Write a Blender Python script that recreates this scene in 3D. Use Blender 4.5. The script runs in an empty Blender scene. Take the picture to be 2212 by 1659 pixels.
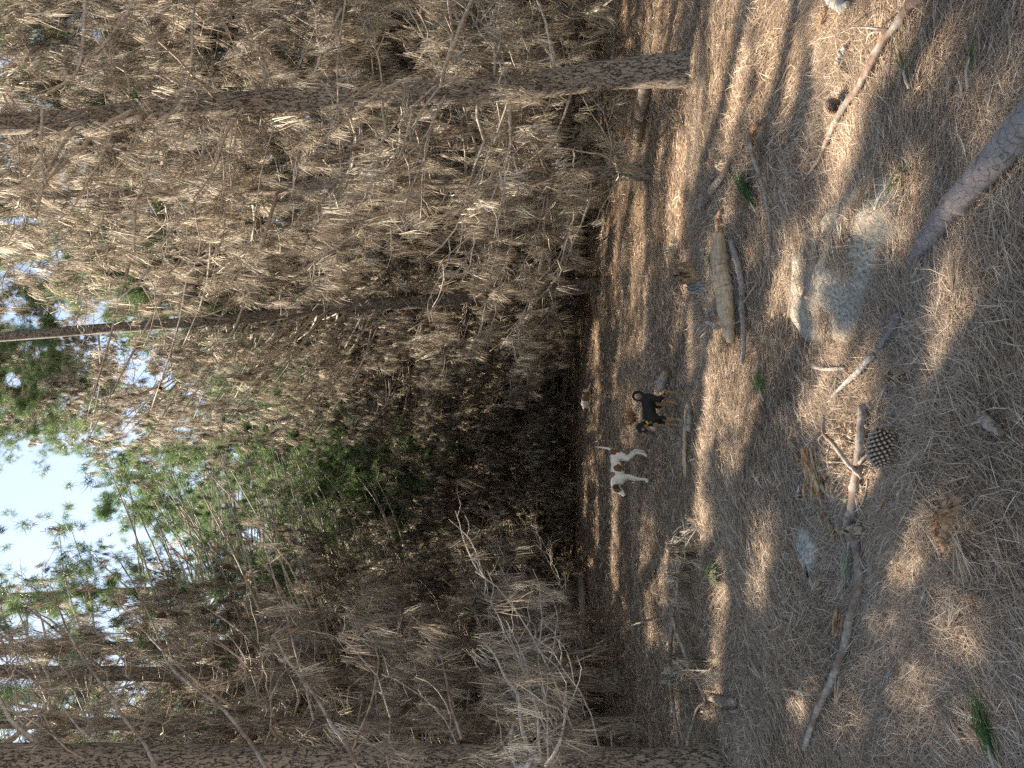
import bpy, bmesh, math, random
import numpy as np
from mathutils import Vector, Matrix

random.seed(7)
rng = np.random.default_rng(11)
sc = bpy.context.scene
C = sc.collection
rad = math.radians

# ------------------------------------------------------------------ camera, sky, sun, exposure
F = 1597.0                      # focal length in units of a 2212 x 1659 picture
PITCH = rad(3.0)
CAMH = 1.6
cam_d = bpy.data.cameras.new('camera')
cam = bpy.data.objects.new('camera', cam_d); C.objects.link(cam)
cam_d.sensor_width = 36.0; cam_d.sensor_fit = 'HORIZONTAL'; cam_d.lens = 26.0
cam_d.clip_start = 0.05; cam_d.clip_end = 2000
FW = Vector((0, math.cos(PITCH), math.sin(PITCH)))     # view direction
UP = Vector((0, -math.sin(PITCH), math.cos(PITCH)))    # scene up as the phone saw it
RT = Vector((1, 0, 0))
# the phone was held upright but the picture lies on its side: picture right = down, picture top = right
m = Matrix((( -UP.x, RT.x, -FW.x), (-UP.y, RT.y, -FW.y), (-UP.z, RT.z, -FW.z))).to_4x4()
m.translation = Vector((0, 0, CAMH))
cam.matrix_world = m
sc.camera = cam

SUN_AZ = rad(-42)               # from +Y towards -X
SUN_EL = rad(47)
SD = np.array([math.sin(SUN_AZ)*math.cos(SUN_EL), math.cos(SUN_AZ)*math.cos(SUN_EL), math.sin(SUN_EL)])
w = bpy.data.worlds.new('World'); sc.world = w; w.use_nodes = True
nt = w.node_tree
bg = nt.nodes['Background']
sky = nt.nodes.new('ShaderNodeTexSky'); sky.sky_type = 'NISHITA'; sky.sun_disc = False
sky.sun_elevation = SUN_EL; sky.sun_rotation = SUN_AZ
sky.air_density = 1.0; sky.dust_density = 0.2; sky.ozone_density = 2.0
nt.links.new(sky.outputs[0], bg.inputs[0]); bg.inputs[1].default_value = 0.09
sl = bpy.data.lights.new('sun', 'SUN'); sl.energy = 5.0; sl.angle = rad(0.53); sl.color = (1.0, 0.98, 0.955)
so = bpy.data.objects.new('sun', sl); C.objects.link(so)
so.rotation_euler = Vector(SD).to_track_quat('Z', 'Y').to_euler()
sc.view_settings.view_transform = 'Standard'; sc.view_settings.look = 'None'
sc.view_settings.exposure = 2.0; sc.view_settings.gamma = 1.0
sc.view_settings.use_white_balance = True; sc.view_settings.white_balance_temperature = 8700; sc.view_settings.white_balance_tint = 12
sc.cycles.max_bounces = 6; sc.cycles.diffuse_bounces = 3; sc.cycles.transmission_bounces = 3
sc.cycles.glossy_bounces = 2; sc.cycles.transparent_max_bounces = 4
sc.cycles.use_denoising = False

# ------------------------------------------------------------------ picture <-> place helpers
def ray(x, y):
    d = RT*((829.5 - y)/F) + UP*((1106 - x)/F) + FW
    return d                                              # forward distance 1
MOUNDS = []
def terr(x, y):
    x = np.asarray(x, float); y = np.asarray(y, float)
    g = 0.03*np.clip(y, -20, 60)
    a = np.clip((y - 3.5)/4, 0, 1)
    h = 0.022*np.sin(1.9*x + 0.7*y) + 0.02*np.sin(2.3*y - 0.9*x + 1.0) + 0.012*np.sin(4.7*x - 1.3*y + 2) + 0.010*np.sin(5.3*y + 2.1*x)
    h2 = 0.035*np.sin(2.1*y + 0.35*x + 0.6*np.sin(0.8*x)) + 0.03*np.sin(1.3*y - 0.5*x + 0.4)
    side = 0.10*np.clip(np.abs(x) - 3.5, 0, 4)**1.2*np.clip((30 - y)/30, 0, 1)*0.5
    mo = 0.0
    for mx_, my_, mh, ms in MOUNDS: mo = mo + mh*np.exp(-((x - mx_)**2 + (y - my_)**2)/ms**2)
    return g + h + h2*a + side + mo
def gpt(x, y, up=0.0):
    """ground point seen at picture position x, y"""
    d = ray(x, y); o = Vector((0, 0, CAMH)); t = 1.0
    for _ in range(60):
        p = o + d*t
        dz = p.z - float(terr(p.x, p.y)) - up
        t += dz/max(0.12, -d.z + 0.03)*0.6
        t = min(max(t, 0.5), 120)
    return o + d*t
def _mounds():
    for a, b_, h_, s_ in ((1484, 148, .10, .34), (1404, 372, .08, .3), (1292, 616, .12, .5), (1312, 1392, .1, .4), (1336, 1468, .1, .4), (1392, 1568, .08, .35), (1545, 1690, .1, .4)):
        q = gpt(a, b_); yield (q.x, q.y, h_, s_)
    for a, b_, h_, s_ in ((1590, 830, .07, .5), (1650, 250, .06, .6), (2020, 1060, .05, .35), (2110, 640, .05, .35), (1750, 1430, .06, .4), (1830, 120, .06, .45), (1470, 450, .07, .5), (1560, 1300, .06, .5)):
        q = gpt(a, b_); yield (q.x, q.y, h_, s_)
MOUNDS += list(_mounds())
def ppt(x, y, Y):
    """point at picture position x, y on the plane at world distance Y"""
    d = ray(x, y); return Vector((0, 0, CAMH)) + d*(Y/d.y)
def proj(P):
    """(N,3) world -> picture x, y, forward distance"""
    q = np.asarray(P, float) - np.array([0, 0, CAMH])
    f = q@np.array(FW); f_ = np.where(np.abs(f) < 1e-3, 1e-3, f)
    return 1106 - F*(q@np.array(UP))/f_, 829.5 - F*(q@np.array(RT))/f_, f
def Z(ox, oy, s, pts):
    """points read off an enlargement (origin, scale) -> picture units"""
    return [((ox + a/s)/1.823, (oy + b/s)/1.823) for a, b in pts]

EDGE_Y = [-400, 0, 60, 120, 300, 400, 440, 600, 700, 850, 1000, 1100, 1200, 1300, 1370, 1450, 1550, 1659, 2000]
EDGE_X = [1420, 1380, 1395, 1425, 1410, 1385, 1315, 1300, 1272, 1262, 1245, 1252, 1268, 1275, 1308, 1330, 1388, 1420, 1560]
def edge(y): return np.interp(y, EDGE_Y, EDGE_X)

# sunlit patches on the ground (picture x, y, half sizes): gaps in the canopy stand above them
LIT = [(1575,810,62,75),(1530,900,22,60),(1462,450,13,85),(1385,500,12,75),(1335,720,8,110),(1395,1150,8,120),(1332,1150,7,190),(1412,1260,9,130),
 (1480,320,18,50),(1600,110,16,80),(1690,105,26,62),(1830,110,30,95),(1815,250,20,60),(1990,70,40,60),(1828,470,20,90),(1740,590,20,60),
 (1790,655,22,60),(1950,420,34,52),(1862,800,52,70),(1815,745,30,45),(2125,650,42,110),(2085,800,34,110),(1870,1000,35,45),(1845,900,24,36),
 (2035,1060,56,64),(2000,1160,28,70),(1945,1370,24,42),(2000,1480,32,66),(1745,1450,26,70),(1790,1400,16,40),(1700,1440,14,26),(1460,1480,9,120),(1438,1215,8,70),
 (1562,1310,14,110),(1545,1490,18,60),(1640,1275,12,20),(1290,750,5,70),(1303,900,6,110),(1290,1120,5,90),(1650,1180,14,34),(1520,1140,16,30),
 (1368,615,5,40),(1590,980,14,28),(1700,620,10,18),(1900,1280,10,26),(2150,250,26,44),(1480,620,8,50),(1425,980,8,60),(1430,860,8,30),(1355,1330,7,110),
 (1502,730,10,45),(2100,1340,18,26),(2140,1560,24,36),(1865,1520,14,30),(1760,880,10,22),(1560,60,10,36),(1265,1060,4,60),(1278,1180,4,60),(1310,480,6,40)]
LITA = np.array(LIT, float)
def in_lit(P, grow=1.0, m=.11):
    """does the shadow of points P fall on a sunlit patch"""
    P = np.asarray(P, float)
    t = (P[:, 2] - terr(P[:, 0], P[:, 1]))/SD[2]
    for _ in range(3):
        G = P - t[:, None]*SD
        t = t + (G[:, 2] - terr(G[:, 0], G[:, 1]))/SD[2]
    G = P - t[:, None]*SD
    x, y, f = proj(G)
    r = np.zeros(len(P), bool)
    for a in LITA:
        wob = 1 + 0.25*np.sin(G[:, 0]*9 + a[0]) + 0.2*np.sin(G[:, 1]*11 + a[1])
        ff = np.maximum(f, 1.0); my = m*F/ff; mx_ = my*np.minimum(1, 1.7/ff)
        r |= ((x - a[0])/(a[2]*wob*grow + mx_))**2 + ((y - a[1])/(a[3]*wob*grow + my))**2 < 1
    return r & (f > 1) & (t > 0.3)

SKYGAP = np.array([(70,1060,100,46),(140,1010,36,26),(215,1105,60,36),(290,790,42,42),(345,820,36,36),(250,1150,70,26),(420,1130,40,20),(60,1180,60,40),
 (380,700,24,20),(560,1150,40,16),(30,820,20,16),(80,1340,60,14),(60,1530,70,12),(210,80,20,16),(170,430,40,16),(310,450,30,12),(40,480,40,16),(640,1100,24,12)], float)
def in_gap(P, k=1.0):
    x, y, f = proj(P)
    r = np.zeros(len(P), bool)
    for a in SKYGAP:
        wob = 1 + 0.3*np.sin(x/9 + a[0]) + 0.3*np.sin(y/7 + a[1])
        r |= ((x - a[0])/a[2])**2 + ((y - a[1])/a[3])**2 < (k*wob)**2
    return r

E1 = np.cross(SD, [0, 0, 1.0]); E1 /= np.linalg.norm(E1); E2 = np.cross(SD, E1)
def shaft(P):
    """gaps cut in the upper canopy so that the sun reaches the lower dead boughs"""
    a = P@E1; b_ = P@E2
    return np.sin(2.0*a + 1.3*np.sin(1.6*b_))*np.sin(2.3*b_ + 1.1*np.sin(1.2*a + 1)) > .05

# ------------------------------------------------------------------ object helpers
def tag(o, label=None, cat=None, group=None, kind=None):
    if label: o['label'] = label
    if cat: o['category'] = cat
    if group: o['group'] = group
    if kind: o['kind'] = kind
    return o
def empty(name, loc, label, cat, group=None):
    o = bpy.data.objects.new(name, None); C.objects.link(o); o.location = loc
    o.empty_display_size = 0.2
    return tag(o, label, cat, group)
def tri_mesh(name, V, T, mat, tint=None, smooth=False, parent=None, mats=None, mi=None):
    me = bpy.data.meshes.new(name)
    V = np.ascontiguousarray(V, np.float32).reshape(-1, 3); T = np.ascontiguousarray(T, np.int32)
    k = T.shape[1]
    me.vertices.add(len(V)); me.vertices.foreach_set('co', V.ravel())
    me.loops.add(T.size); me.loops.foreach_set('vertex_index', T.ravel())
    me.polygons.add(len(T)); me.polygons.foreach_set('loop_start', np.arange(len(T), dtype=np.int32)*k)
    me.update(calc_edges=True)
    if smooth: me.polygons.foreach_set('use_smooth', np.ones(len(T), bool))
    if tint is not None:
        a = me.attributes.new('tint', 'FLOAT', 'POINT'); a.data.foreach_set('value', np.ascontiguousarray(tint, np.float32))
    for mm in (mats or [mat]): me.materials.append(mm)
    if mi is not None: me.polygons.foreach_set('material_index', np.ascontiguousarray(mi, np.int32))
    o = bpy.data.objects.new(name, me); C.objects.link(o)
    if parent is not None: o.parent = parent
    return o
def norm(v): return v/np.maximum(np.linalg.norm(v, axis=-1, keepdims=True), 1e-9)

def needles(O, D, L, W, droop=0.25, tint=None, segs=2, R=rng):
    """needle blades: O origins, D directions, L lengths, W widths -> V, T, tint"""
    n = len(O); D = norm(D)
    L = np.broadcast_to(L, n)[:, None]; W = np.broadcast_to(W, n)[:, None]
    s = norm(np.cross(D, R.normal(size=(n, 3))))*W*0.5
    g = np.array([0, 0, -1.0])
    if tint is None: tint = R.random(n)
    if segs == 1:
        V = np.stack([O + s, O - s, O + D*L + g*droop*L*0.4], 1)
        T = np.arange(n*3).reshape(n, 3)
        return V.reshape(-1, 3), T, np.repeat(tint, 3)
    D2 = norm(D + g*droop + R.normal(size=(n, 3))*0.08)
    p1 = O + D*L*0.5; p2 = p1 + D2*L*0.5
    V = np.stack([O + s, O - s, p1 + s, p1 - s, p2], 1)
    b = (np.arange(n)*5)[:, None]
    T = np.stack([b + [0, 1, 3], b + [0, 3, 2], b + [2, 3, 4]], 1).reshape(-1, 3)
    return V.reshape(-1, 3), T, np.repeat(tint, 5)

def tubes(P, R, S=5, tint=None):
    """P (K,M,3), R (K,M) -> V, T, tint"""
    K, M, _ = P.shape
    t = norm(np.gradient(P, axis=1)) if M > 2 else norm(np.repeat(P[:, 1:2] - P[:, :1], 2, 1))
    av = norm(t.mean(1)); ref = np.where(np.abs(av[:, 2:3]) > 0.8, np.array([[1., 0.13, 0]]), np.array([[0.05, 0.02, 1.]]))
    a = norm(np.cross(t, ref[:, None, :])); b = np.cross(t, a)
    th = np.arange(S)*2*np.pi/S
    ring = a[:, :, None, :]*np.cos(th)[None, None, :, None] + b[:, :, None, :]*np.sin(th)[None, None, :, None]
    V = P[:, :, None, :] + ring*R[:, :, None, None]
    i = (np.arange(K)*M*S)[:, None, None] + (np.arange(M - 1)*S)[None, :, None] + np.arange(S)[None, None, :]
    j = (np.arange(K)*M*S)[:, None, None] + (np.arange(M - 1)*S)[None, :, None] + ((np.arange(S) + 1) % S)[None, None, :]
    T = np.concatenate([np.stack([i, j, j + S], -1).reshape(-1, 3), np.stack([i, j + S, i + S], -1).reshape(-1, 3)])
    if S >= 3:                                           # close both ends with fans of existing vertices
        e0 = (np.arange(K)*M*S)[:, None]; k = np.arange(1, S - 1)[None]
        T = np.concatenate([T, np.stack([e0 + 0*k, e0 + k + 1, e0 + k], -1).reshape(-1, 3)])
        e1 = e0 + (M - 1)*S
        T = np.concatenate([T, np.stack([e1 + 0*k, e1 + k, e1 + k + 1], -1).reshape(-1, 3)])
    if tint is None: tint = np.full(K, 0.5)
    return V.reshape(-1, 3), T, np.repeat(tint, M*S)
def join(parts):
    Vs, Ts, ts, n = [], [], [], 0
    for V, T, t in parts:
        if len(V) == 0: continue
        Vs.append(V); Ts.append(T + n); ts.append(t); n += len(V)
    if not Vs: return np.zeros((3, 3)), np.array([[0, 1, 2]]), np.zeros(3)
    return np.concatenate(Vs), np.concatenate(Ts), np.concatenate(ts)
def resample(pts, n):
    """smooth curve through the points, n samples"""
    P = np.array([list(p) for p in pts], float)
    if len(P) == 2:
        return P[0] + (P[1] - P[0])*np.linspace(0, 1, n)[:, None]
    d = np.r_[0, np.cumsum(np.linalg.norm(np.diff(P, axis=0), axis=1))]
    t = np.linspace(0, d[-1], n); out = []
    m_ = np.gradient(P, d, axis=0)
    for v in t:
        i = min(max(np.searchsorted(d, v) - 1, 0), len(P) - 2)
        h = d[i+1] - d[i]; u = (v - d[i])/h
        out.append((2*u**3-3*u**2+1)*P[i] + (u**3-2*u**2+u)*h*m_[i] + (-2*u**3+3*u**2)*P[i+1] + (u**3-u**2)*h*m_[i+1])
    return np.array(out)

# ------------------------------------------------------------------ materials
def mat(name, build):
    m_ = bpy.data.materials.new(name); m_.use_nodes = True
    n = m_.node_tree.nodes; l = m_.node_tree.links
    p = n['Principled BSDF']; build(n, l, p); return m_
def ramp(n, l, src, stops):
    r = n.new('ShaderNodeValToRGB'); e = r.color_ramp.elements
    while len(e) < len(stops): e.new(0.5)
    for k, (pos, col) in enumerate(stops): e[k].position = pos; e[k].color = (*col, 1)
    l.new(src, r.inputs[0]); return r.outputs[0]
def noise(n, l, scale, detail=4, vec=None, rough=0.6, dim='3D'):
    t = n.new('ShaderNodeTexNoise'); t.inputs['Scale'].default_value = scale; t.inputs['Detail'].default_value = detail
    t.inputs['Roughness'].default_value = rough
    if vec is not None: l.new(vec, t.inputs['Vector'])
    return t.outputs['Fac']
def mapping(n, l, scale, out='Object'):
    tc = n.new('ShaderNodeTexCoord'); mp = n.new('ShaderNodeMapping'); mp.inputs['Scale'].default_value = scale
    l.new(tc.outputs[out], mp.inputs[0]); return mp.outputs[0]
def bump(n, l, p, src, strength, dist):
    b = n.new('ShaderNodeBump'); b.inputs['Strength'].default_value = strength; b.inputs['Distance'].default_value = dist
    l.new(src, b.inputs['Height']); l.new(b.outputs[0], p.inputs['Normal']); return b
def mixc(n, l, fac, a, b):
    m_ = n.new('ShaderNodeMix'); m_.data_type = 'RGBA'
    if isinstance(fac, float): m_.inputs[0].default_value = fac
    else: l.new(fac, m_.inputs[0])
    for s, i in ((a, 6), (b, 7)):
        if isinstance(s, tuple): m_.inputs[i].default_value = (*s, 1)
        else: l.new(s, m_.inputs[i])
    return m_.outputs[2]
def attr(n, name='tint', which='Fac'):
    a = n.new('ShaderNodeAttribute'); a.attribute_name = name; return a.outputs[which]

def leafy(name, stops, transl=0.35, rough=0.55, spec=0.3):
    m_ = bpy.data.materials.new(name); m_.use_nodes = True
    n = m_.node_tree.nodes; l = m_.node_tree.links; p = n['Principled BSDF']
    c = ramp(n, l, attr(n), stops)
    l.new(c, p.inputs['Base Color']); p.inputs['Roughness'].default_value = rough
    p.inputs['Specular IOR Level'].default_value = spec
    if transl > 0:
        t = n.new('ShaderNodeBsdfTranslucent'); l.new(c, t.inputs[0])
        mx = n.new('ShaderNodeMixShader'); mx.inputs[0].default_value = transl
        l.new(p.outputs[0], mx.inputs[1]); l.new(t.outputs[0], mx.inputs[2]); l.new(mx.outputs[0], n['Material Output'].inputs[0])
    return m_
M_dead = leafy('dead_needles', [(0, (.055, .043, .034)), (.35, (.17, .138, .108)), (.7, (.36, .31, .25)), (1, (.74, .69, .60))], 0.45)
M_green = leafy('green_needles', [(0, (.045, .085, .045)), (.5, (.10, .18, .075)), (1, (.22, .32, .13))], 0.45)
M_litter = leafy('litter_needles', [(0, (.10, .067, .052)), (.3, (.265, .184, .13)), (.65, (.48, .366, .27)), (.9, (.71, .585, .455)), (1, (.84, .745, .62))], 0.12)
M_sprig = leafy('sprig_needles', [(0, (.025, .06, .02)), (.6, (.06, .13, .04)), (1, (.14, .22, .08))], 0.3)
M_sprigpale = leafy('pale_sprig_needles', [(0, (.16, .17, .12)), (1, (.42, .42, .30))], 0.2)

def b_twig(n, l, p):
    v = mapping(n, l, (1, 1, 1)); f = noise(n, l, 30, 4, v)
    c = ramp(n, l, f, [(0.2, (.16, .13, .105)), (.5, (.34, .30, .26)), (.8, (.55, .52, .47))])
    l.new(c, p.inputs['Base Color']); p.inputs['Roughness'].default_value = .8
    bump(n, l, p, noise(n, l, 90, 3, v), .5, .004)
M_twig = mat('dead_twig', b_twig)
def bark_build(dark, mid, pale, sc_=(15, 15, 4.5), bs=1.0, dist=.03):
    def f(n, l, p):
        v = mapping(n, l, sc_)
        nz = n.new('ShaderNodeTexNoise'); nz.inputs['Scale'].default_value = 1.6; nz.inputs['Detail'].default_value = 5
        l.new(v, nz.inputs['Vector'])
        mx = n.new('ShaderNodeVectorMath'); mx.operation = 'MULTIPLY_ADD'; mx.inputs[1].default_value = (.9, .9, .9)
        l.new(nz.outputs['Color'], mx.inputs[0]); l.new(v, mx.inputs[2])
        n1 = n.new('ShaderNodeTexNoise'); n1.inputs['Scale'].default_value = 2.2; n1.inputs['Detail'].default_value = 3; n1.inputs['Roughness'].default_value = .55
        l.new(mx.outputs[0], n1.inputs['Vector'])
        sb = n.new('ShaderNodeMath'); sb.operation = 'SUBTRACT'; sb.inputs[1].default_value = .5; l.new(n1.outputs['Fac'], sb.inputs[0])
        ab = n.new('ShaderNodeMath'); ab.operation = 'ABSOLUTE'; l.new(sb.outputs[0], ab.inputs[0])
        fine = noise(n, l, 7, 6, v)
        cr = ramp(n, l, ab.outputs[0], [(.004, (0, 0, 0)), (.04, (1, 1, 1))])
        base = ramp(n, l, fine, [(.3, mid), (.65, pale)])
        l.new(mixc(n, l, cr, dark, base), p.inputs['Base Color']); p.inputs['Roughness'].default_value = .9
        ad = n.new('ShaderNodeMath'); ad.operation = 'MULTIPLY_ADD'; ad.inputs[1].default_value = .25
        l.new(fine, ad.inputs[0]); l.new(cr, ad.inputs[2])
        bump(n, l, p, ad.outputs[0], bs, dist)
    return f
M_bark = mat('pine_bark', bark_build((.04, .028, .022), (.15, .115, .09), (.27, .225, .185)))
def b_pink(n, l, p):
    v = mapping(n, l, (1, 1, 1)); nz = n.new('ShaderNodeTexNoise'); nz.inputs['Scale'].default_value = 14; nz.inputs['Detail'].default_value = 4; l.new(v, nz.inputs['Vector'])
    ma = n.new('ShaderNodeVectorMath'); ma.operation = 'MULTIPLY_ADD'; ma.inputs[1].default_value = (.07, .07, .07); l.new(nz.outputs['Color'], ma.inputs[0]); l.new(v, ma.inputs[2])
    vo = n.new('ShaderNodeTexVoronoi'); vo.feature = 'DISTANCE_TO_EDGE'; vo.inputs['Scale'].default_value = 24; l.new(ma.outputs[0], vo.inputs['Vector'])
    cr = ramp(n, l, vo.outputs['Distance'], [(.004, (0, 0, 0)), (.035, (1, 1, 1))]); fine = noise(n, l, 40, 6, v)
    base = ramp(n, l, fine, [(.3, (.15, .12, .11)), (.7, (.26, .22, .205))])
    l.new(mixc(n, l, cr, (.07, .05, .045), base), p.inputs['Base Color']); p.inputs['Roughness'].default_value = .85
    bump(n, l, p, cr, .35, .004)
M_barkpink = mat('young_pine_bark', b_pink)
def b_wood(n, l, p):
    v = mapping(n, l, (2.0, 26, 26)); f = noise(n, l, 3, 6, v)
    f2 = noise(n, l, 2.2, 3, mapping(n, l, (3, 3, 3)))
    c = ramp(n, l, f, [(.25, (.14, .085, .05)), (.5, (.37, .27, .18)), (.75, (.52, .42, .31))])
    c = mixc(n, l, ramp(n, l, f2, [(.5, (0, 0, 0)), (.75, (.6, .6, .6))]), c, (.20, .15, .10))
    l.new(c, p.inputs['Base Color']); p.inputs['Roughness'].default_value = .75; bump(n, l, p, f, .6, .01)
M_wood = mat('bare_wood', b_wood)
def b_rot(n, l, p):
    v = mapping(n, l, (4, 22, 22)); f = noise(n, l, 3, 7, v)
    c = ramp(n, l, f, [(.25, (.08, .035, .018)), (.5, (.31, .165, .085)), (.75, (.54, .38, .25))])
    l.new(c, p.inputs['Base Color']); p.inputs['Roughness'].default_value = .85; bump(n, l, p, f, 1, .012)
M_rot = mat('rotten_wood', b_rot)
def b_greywood(n, l, p):
    v = mapping(n, l, (3, 24, 24)); f = noise(n, l, 3, 6, v)
    c = ramp(n, l, f, [(.25, (.10, .08, .065)), (.5, (.33, .295, .26)), (.75, (.54, .51, .47))])
    l.new(c, p.inputs['Base Color']); p.inputs['Roughness'].default_value = .85; bump(n, l, p, f, .8, .008)
M_greywood = mat('weathered_wood', b_greywood)
def b_stick(n, l, p):
    v = mapping(n, l, (8, 8, 8)); f = noise(n, l, 5, 6, v); f2 = noise(n, l, 1.1, 3, v)
    c = ramp(n, l, f, [(.25, (.10, .075, .06)), (.5, (.27, .225, .19)), (.75, (.40, .36, .31))])
    c = mixc(n, l, ramp(n, l, f2, [(.45, (0, 0, 0)), (.6, (1, 1, 1))]), c, (.15, .095, .07))
    l.new(c, p.inputs['Base Color']); p.inputs['Roughness'].default_value = .8; bump(n, l, p, f, .6, .006)
M_stick = mat('stick_bark', b_stick)
def b_ground(n, l, p):
    v = mapping(n, l, (1, 1, 1), 'Object')
    f = noise(n, l, 3.0, 8, v, .7)
    v2 = mapping(n, l, (70, 14, 30), 'Object'); f2 = noise(n, l, 1, 5, v2, .7)
    v3 = mapping(n, l, (16, 75, 30), 'Object'); f3 = noise(n, l, 1.3, 5, v3, .7)
    mx = n.new('ShaderNodeMath'); mx.operation = 'MAXIMUM'; l.new(f2, mx.inputs[0]); l.new(f3, mx.inputs[1])
    c = ramp(n, l, mx.outputs[0], [(.42, (.10, .065, .046)), (.56, (.27, .19, .14)), (.70, (.46, .36, .27))])
    c = mixc(n, l, ramp(n, l, f, [(.4, (0, 0, 0)), (.7, (.5, .5, .5))]), c, (.17, .105, .07))
    l.new(c, p.inputs['Base Color']); p.inputs['Roughness'].default_value = .95
    p.inputs['Specular IOR Level'].default_value = .1
    bump(n, l, p, mx.outputs[0], .9, .03)
M_ground = mat('forest_floor', b_ground)
def b_rock(n, l, p):
    v = mapping(n, l, (1, 1, 1)); f = noise(n, l, 9, 8, v, .7); f2 = noise(n, l, 60, 5, v, .7); f3 = noise(n, l, 3.2, 4, v)
    c = ramp(n, l, f2, [(.33, (.09, .078, .065)), (.45, (.29, .255, .21)), (.7, (.54, .49, .415))])
    c = mixc(n, l, ramp(n, l, f3, [(.5, (0, 0, 0)), (.64, (.6, .6, .6))]), c, (.27, .21, .165))
    l.new(c, p.inputs['Base Color']); p.inputs['Roughness'].default_value = .95
    bump(n, l, p, f, .8, .05)
M_rock = mat('lichen_rock', b_rock)
def b_cone(n, l, p):
    c = ramp(n, l, attr(n), [(0, (.035, .018, .012)), (.45, (.10, .06, .04)), (.8, (.34, .27, .22)), (1, (.62, .56, .50))])
    l.new(c, p.inputs['Base Color']); p.inputs['Roughness'].default_value = .5
M_cone = mat('cone_scales', b_cone)

# ------------------------------------------------------------------ ground
def ground():
    xs = np.r_[-600, -300, -150, -80, -45, np.arange(-30, -8, .8), np.arange(-8, 8.01, .07), np.arange(8.8, 31, .8), 45, 80, 150, 300, 600]
    ys = np.r_[-300, -120, -50, -20, -8, -3, np.arange(-1, 22, .07), np.arange(22, 60, .7), 70, 90, 130, 200, 350, 700]
    X, Y = np.meshgrid(xs, ys); Zz = terr(X, Y)
    V = np.stack([X, Y, Zz], -1).reshape(-1, 3)
    nx = len(xs); i = (np.arange(len(ys) - 1)*nx)[:, None] + np.arange(nx - 1)[None]
    i = i.ravel(); Q = np.stack([i, i + 1, i + nx + 1, i + nx], 1)
    o = tri_mesh('ground', V, Q, M_ground, smooth=True); tag(o, kind='structure')
ground()

# half-buried rock
ROCKPIX = Z(3000, 500, 1.659, [(660,310),(560,440),(430,560),(320,720),(240,870),(200,1080),(215,1290),(310,1420),(430,1400),(560,1430),(650,1290),(700,1130),(760,960),(800,800),(930,720),(960,560),(960,400),(900,290),(790,262)])
ROCK = np.array([list(gpt(a, b))[:2] for a, b in ROCKPIX])
def inside(px, py, poly):
    px = np.asarray(px); r = np.zeros(px.shape, bool); n = len(poly)
    for i in range(n):
        x1, y1 = poly[i]; x2, y2 = poly[(i + 1) % n]
        c = ((y1 > py) != (y2 > py)) & (px < (x2 - x1)*(py - y1)/((y2 - y1) or 1e-9) + x1); r ^= c
    return r
def dist_poly(px, py, poly):
    d = np.full(np.shape(px), 9e9); n = len(poly)
    for i in range(n):
        a = poly[i]; b = poly[(i + 1) % n]; ab = b - a
        t = np.clip(((px - a[0])*ab[0] + (py - a[1])*ab[1])/(ab@ab), 0, 1)
        d = np.minimum(d, np.hypot(px - a[0] - t*ab[0], py - a[1] - t*ab[1]))
    return d
def rock_h(x, y):
    ins = inside(x, y, ROCK); d = np.where(ins, dist_poly(x, y, ROCK), 0)
    h = 0.13*np.clip(d/0.25, 0, 1)**.7 + .018*np.sin(14*x + 5*y) *np.clip(d/.08, 0, 1)+ .012*np.sin(23*y - 9*x)*np.clip(d/.08, 0, 1) + .008*np.sin(41*x + 3)*np.clip(d/.08, 0, 1)
    return np.where(ins, h, 0)
def surf(x, y): return terr(x, y) + rock_h(np.asarray(x, float), np.asarray(y, float))
def rock():
    c = ROCK.mean(0); n = len(ROCK)
    loop = resample([(*p, 0) for p in list(ROCK) + [ROCK[0]]], 97)[:-1, :2]
    rings = []
    for k, s in enumerate([1.02, 1.0, .985, .96, .92, .87, .8, .72, .63, .53, .43, .32, .2, .1]):
        q = c + (loop - c)*s
        h = rock_h(q[:, 0], q[:, 1]) if k > 1 else np.zeros(len(q))
        zz = terr(q[:, 0], q[:, 1]) + h - (0.12 if k == 0 else (0.03 if k == 1 else 0))
        zz += rng.normal(size=len(q))*.0025*(k > 1)
        rings.append(np.c_[q, zz])
    V = np.concatenate(rings + [np.array([[c[0], c[1], float(surf(c[0], c[1]))]])])
    m_ = len(loop); T = []
    for k in range(len(rings) - 1):
        for i in range(m_):
            a, b = k*m_ + i, k*m_ + (i + 1) % m_
            T += [(a, b, b + m_), (a, b + m_, a + m_)]
    k = len(rings) - 1
    for i in range(m_): T.append((k*m_ + i, k*m_ + (i + 1) % m_, len(V) - 1))
    base = np.array([c[0], c[1], float(terr(c[0], c[1]))])
    o = tri_mesh('rock', V - base, np.array(T), M_rock, smooth=True); o.location = base
    tag(o, 'low pale grey lichened rock half buried under pine needles', 'rock')
rock()

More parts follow.
